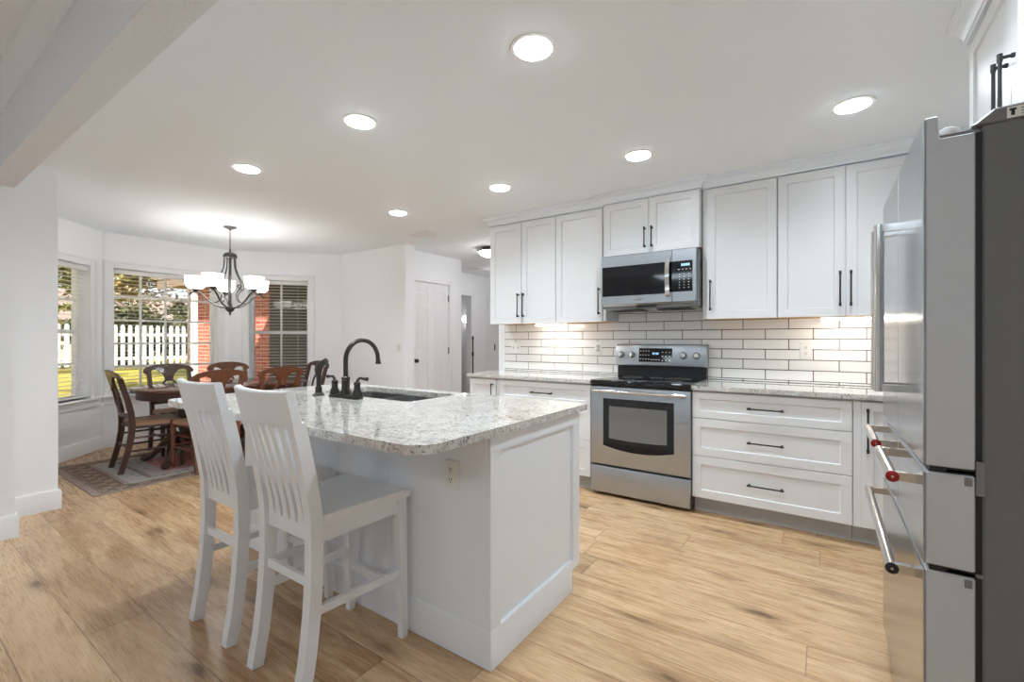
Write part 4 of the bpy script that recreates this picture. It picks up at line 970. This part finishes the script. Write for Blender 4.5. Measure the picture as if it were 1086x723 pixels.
def chair_proto(name_mat, seat_mat, label):
    """front faces +Y, origin on the floor under the seat centre"""
    t = T('dining_chair', label, 'chair', (0, 0, 0), 'dining chairs around the table')
    zz = [0.0, 0.10, 0.22, 0.34, 0.44, 0.55, 0.66, 0.78, 0.88]
    yy = [-0.265, -0.238, -0.208, -0.188, -0.182, -0.190, -0.212, -0.245, -0.272]
    for sx in (-1, 1):
        t.part('leg', G().tube([(sx * (0.185 + 0.010 * z), y, z) for z, y in zip(zz, yy)], 0, rect=[(0.017, 0.021 + 0.004 * math.exp(-((z - 0.45) / 0.15) ** 2)) for z in zz], up=(1, 0, 0)), name_mat)
        t.part('leg', G().lathe([(0.013, 0), (0.017, 0.02), (0.019, 0.10), (0.017, 0.16), (0.022, 0.18), (0.018, 0.20), (0.022, 0.28), (0.025, 0.36), (0.020, 0.385), (0.026, 0.40), (0.026, 0.462), (0.0, 0.466)], (sx * 0.215, 0.205, 0), n=14), name_mat)
        for z in (0.20, 0.32): t.part('stretcher', G().tube([(sx * 0.188, -0.205 if z < 0.3 else -0.19, z), (sx * 0.214, 0.203, z)], 0.0095, 8), name_mat)
    for z in (0.22, 0.30): t.part('stretcher', G().tube([(-0.214, 0.205, z), (0.214, 0.205, z)], 0.0095, 8), name_mat)
    t.part('stretcher', G().tube([(-0.186, -0.205, 0.23), (0.186, -0.205, 0.23)], 0.0095, 8), name_mat)
    # rush seat: four woven quarters rising to a soft cross
    o = [(-0.232, 0.222), (0.232, 0.222), (0.190, -0.175), (-0.190, -0.175)]
    V = [(x, y, 0.425) for x, y in o] + [(x, y, 0.452) for x, y in o] + [(x * 0.93, y * 0.93 + 0.001, 0.463) for x, y in o] + [(0, 0.03, 0.452)]
    F = [(0, 3, 2, 1)]
    for i in range(4): j = (i + 1) % 4; F += [(i, j, 4 + j, 4 + i), (4 + i, 4 + j, 8 + j, 8 + i), (8 + i, 8 + j, 12)]
    t.part('seat', G().poly(V, F), seat_mat)
    t.part('seat_rail', G().tube([(-0.214, 0.208, 0.418), (0.214, 0.208, 0.418)], 0.014, 8).tube([(-0.188, -0.18, 0.418), (0.188, -0.18, 0.418)], 0.014, 8).tube([(-0.188, -0.18, 0.418), (-0.214, 0.208, 0.418)], 0.014, 8).tube([(0.188, -0.18, 0.418), (0.214, 0.208, 0.418)], 0.014, 8), name_mat)
    # crest: broad arched rail, drooping scrolled ends, centre tongue
    half = [(0.0, 0.955), (0.07, 0.953), (0.14, 0.944), (0.20, 0.926), (0.235, 0.902), (0.246, 0.878), (0.240, 0.858), (0.222, 0.850), (0.205, 0.856), (0.192, 0.868), (0.172, 0.884), (0.145, 0.893), (0.115, 0.890), (0.085, 0.872), (0.060, 0.845), (0.045, 0.815), (0.036, 0.775)]
    full = half + [(-x, z) for x, z in half[::-1]][:-1]
    def f(u, v, w): return (u, -0.272 - (v - 0.88) * 0.30 + w - 0.030 * (1 - (u / 0.25) ** 2), v)
    t.part('crest_rail', G().prism(full, f, -0.012, 0.012, 0.004), name_mat)
    # oval splat and rosette block
    def yb(z): return -0.182 - 0.098 * max(0, (z - 0.47)) / 0.42 - 0.012
    n = 24; t.part('splat', G().tube([(0.075 * math.cos(2 * PI * k / n) , yb(0.655 + 0.115 * math.sin(2 * PI * k / n)) - 0.012, 0.655 + 0.125 * math.sin(2 * PI * k / n)) for k in range(n)], 0, rect=(0.010, 0.008), closed=True), name_mat)
    t.part('rosette', G().tube([(0, yb(0.79) - 0.030, 0.79), (0, yb(0.79) + 0.004, 0.79)], 0.030, 16), name_mat)
    n = 8; t.part('lower_rail', G().tube([(-0.188 + 0.376 * k / n, yb(0.53) + 0.004 - 0.020 * (1 - (2 * k / n - 1) ** 2), 0.53) for k in range(n + 1)], 0, rect=(0.008, 0.020), up=(0, 1, 0)), name_mat)
    return t.o
pa = chair_proto('dark_wood', 'rush', 'dark wood dining chair with woven rush seat at the left end of the table')
pa.location = (-5.47, 1.68, RZ); pa.rotation_euler = (0, 0, math.radians(-4))
copy_tree(pa, (-5.96, 2.09, RZ), -PI / 2, 'dining chair behind the table in front of the wide window, left one')
pb = chair_proto('mahogany', 'rush', 'reddish wood dining chair with its back to the island, left of two')
pb.location = (-4.99, 1.99, RZ); pb.rotation_euler = (0, 0, PI / 2)
copy_tree(pb, (-5.00, 2.585, RZ), PI / 2, 'reddish wood dining chair with its back to the island, nearer the faucet')
copy_tree(pb, (-5.95, 2.72, RZ), -PI / 2, 'dining chair behind the table near the right bay window')
copy_tree(pa, (-5.60, 3.28, RZ), PI, 'dining chair at the far right end of the table')

# hallway pole
pl = T('broom_pole', 'thin black pole standing in the hall beside the counter end', 'pole', (-4.72, 5.75, 0))
pl.part('shaft', G().cyl((-4.72, 5.75, 0.0), (-4.72, 5.75, 1.28), 0.011, n=10), 'black')
pl.part('grip', G().tube([(-4.72, 5.75, 1.24), (-4.72, 5.75, 1.28), (-4.72, 5.75, 1.30)], [0.014, 0.018, 0.012], 12), 'black')
pl.part('clamp', G().cyl((-4.72, 5.75, 0.98), (-4.72, 5.75, 1.04), 0.019, n=12), 'black')
pl.part('base', G().lathe([(0.0, 0.0), (0.06, 0.0), (0.06, 0.008), (0.015, 0.02), (0.0, 0.02)], (-4.72, 5.75, 0)), 'black')
# glowing globe added in place of a reflected glare beyond the hall doorway
gl = T('glare_globe', 'small glowing globe added for a glare beyond the hall doorway', 'light', (-6.6, 7.95, 1.70))
gl.part('bracket', G().cyl((-6.6, 7.9495, 1.70), (-6.6, 7.86, 1.70), 0.03), 'nickel')
gl.part('globe', G().lathe([(0.0, -0.08)] + [(0.08 * math.cos(a), 0.08 * math.sin(a)) for a in (-1.2, -0.8, -0.4, 0, 0.4, 0.8, 1.2)] + [(0.0, 0.08)], (-6.6, 7.79, 1.70)), 'globe')

# ================================================================= OUTDOORS
GZ = -0.15
gd = struct('ground', G().box(-60, -6.9, -30, 40, GZ - 0.2, GZ), 'lawn')
struct('wall_outside_brick', G().box(-11.7, -8.27, 4.30, 4.6, GZ, 2.5), 'brick')
struct('wall_outside_siding', G().box(-8.27, -6.0, 4.30, 4.6, GZ, 2.5), 'siding')
rf = T('porch_roof', 'brown eave and porch roof outside the bay windows', 'roof', (-9.9, 4.2, 2.36))
rf.part('soffit', G().box(-11.5, -7.0, 3.72, 4.6, 2.34, 2.38), 'soffit')
rf.part('fascia', G().box(-11.55, -7.0, 3.66, 3.72, 2.30, 2.50), 'soffit')
rf.part('shingles', G().prism([(3.62, 2.50), (6.5, 4.2), (6.5, 4.3), (3.6, 2.58)], lambda u, v, w: (w, u, v), -11.6, -7.0), 'roofing')
px_, py_ = -10.15, 3.82
pc = T('porch_column', 'white square column under the eave outside the wide window', 'column', (px_, py_, GZ))
pc.part('shaft', G().box(px_ - 0.045, px_ + 0.045, py_ - 0.045, py_ + 0.045, GZ + 0.1, 2.24, 0.006), 'trim')
pc.part('base', G().box(px_ - 0.06, px_ + 0.06, py_ - 0.06, py_ + 0.06, GZ, GZ + 0.12, 0.008), 'trim')
pc.part('capital', G().box(px_ - 0.06, px_ + 0.06, py_ - 0.06, py_ + 0.06, 2.24, 2.339, 0.008), 'trim')
fx = -26.0
fn = T('picket_fence', 'white picket fence across the lawn beyond the windows', 'fence', (fx, 7.0, GZ))
for z in (0.48, 1.55): fn.part('rail', G().box(fx - 0.07, fx - 0.03, 0.5, 13.5, GZ + z, GZ + z + 0.14), 'fence')
k = 0; y = 0.6
while y < 13.3:
    fn.part('picket', G().prism([(y, GZ + 0.25), (y + 0.155, GZ + 0.25), (y + 0.155, GZ + 1.98), (y + 0.12, GZ + 2.06), (y + 0.035, GZ + 2.06), (y, GZ + 1.98)], lambda u, v, w: (w, u, v), fx - 0.03, fx), 'fence')
    y += 0.262
def tree(name, label, x, y, h, r, mat, n, size, rb=None, zc=None, trunk=0.18, seed=1):
    rnd = random.Random(seed); t = T(name, label, 'tree', (x, y, GZ), 'trees beyond the windows'); zc = zc or h * 0.62
    g = G().tube([(x, y, GZ - 0.05), (x + 0.05, y, h * 0.3), (x - 0.06, y + 0.05, h * 0.6), (x, y, h * 0.85)], [trunk * 1.3, trunk, trunk * 0.7, trunk * 0.3], 9)
    for k in range(9):
        a = rnd.uniform(0, 2 * PI); z0 = h * rnd.uniform(0.35, 0.6); rr = r * rnd.uniform(0.6, 0.9)
        g.tube([(x, y, z0), (x + rr * 0.5 * math.cos(a), y + rr * 0.5 * math.sin(a), z0 + rr * 0.35), (x + rr * math.cos(a), y + rr * math.sin(a), z0 + rr * 0.5)], [trunk * 0.4, trunk * 0.25, trunk * 0.1], 6)
    t.part('trunk', g, 'bark')
    V = []; F = []; rz = rb or r * 0.7
    cl = [(rnd.gauss(0, 0.45), rnd.gauss(0, 0.45), rnd.gauss(0, 0.45)) for _ in range(46)]
    for k in range(n):
        c = rnd.choice(cl); p = Vector((x + r * max(-1, min(1, c[0] + rnd.gauss(0, 0.12))), y + r * max(-1, min(1, c[1] + rnd.gauss(0, 0.12))), zc + rz * max(-1, min(1, c[2] + rnd.gauss(0, 0.14)))))
        d = Vector((rnd.gauss(0, 1), rnd.gauss(0, 1), rnd.gauss(0, 0.7))).normalized(); e = d.orthogonal().normalized(); s = size * rnd.uniform(0.6, 1.3)
        i = len(V); V += [p - d * s, p + e * s * 0.5, p + d * s, p - e * s * 0.5]; F.append((i, i + 1, i + 2, i + 3))
    me = bpy.data.meshes.new('foliage'); me.from_pydata([tuple(Vector(v) - Vector((x, y, GZ))) for v in V], [], F); me.materials.append(M[mat])
    o = bpy.data.objects.new('foliage', me); COL.objects.link(o); o.parent = t.o
tree('tree', 'broad green tree with low branches on the lawn before the fence', -19.0, 4.42, 6.2, 2.5, 'leaf_olive', 6500, 0.10, 1.25, 3.75, 0.13, 3)
tree('tree', 'tall olive tree seen through the narrow left window', -14.2, 2.1, 6.5, 1.6, 'leaf_green', 3000, 0.10, 1.2, 3.1, 0.12, 4)
tree('tree', 'dark bushy tree behind the fence, left of the neighbour house', -29.6, 8.2, 5.0, 2.9, 'leaf_dark', 8000, 0.15, 1.7, 1.5, 0.15, 5)
tree('tree', 'dark bushy tree behind the fence, far left', -29.6, 2.2, 5.0, 2.9, 'leaf_dark', 8000, 0.15, 1.7, 1.5, 0.15, 6)
nh = T('neighbour_house', 'pale neighbouring house with low roof behind the fence', 'house', (-41, 13, GZ))
nh.part('wall', G().box(-46, -38, 4, 22, GZ, 2.5), 'housewall')
nh.part('roof', G().prism([(-38.0 + 0.7, 2.45), (-42, 4.6), (-46.7, 2.45)], lambda u, v, w: (u, w, v), 3.4, 22.6), 'roofing')
for yy in (8.5, 12.5, 16.5):
    w = nh.part('window', G().box(-38.02, -37.94, yy, yy + 1.2, 0.9, 2.0), 'trim'); nh.part('pane', G().box(-37.96, -37.93, yy + 0.08, yy + 1.12, 0.98, 1.92), 'blackglass', w)
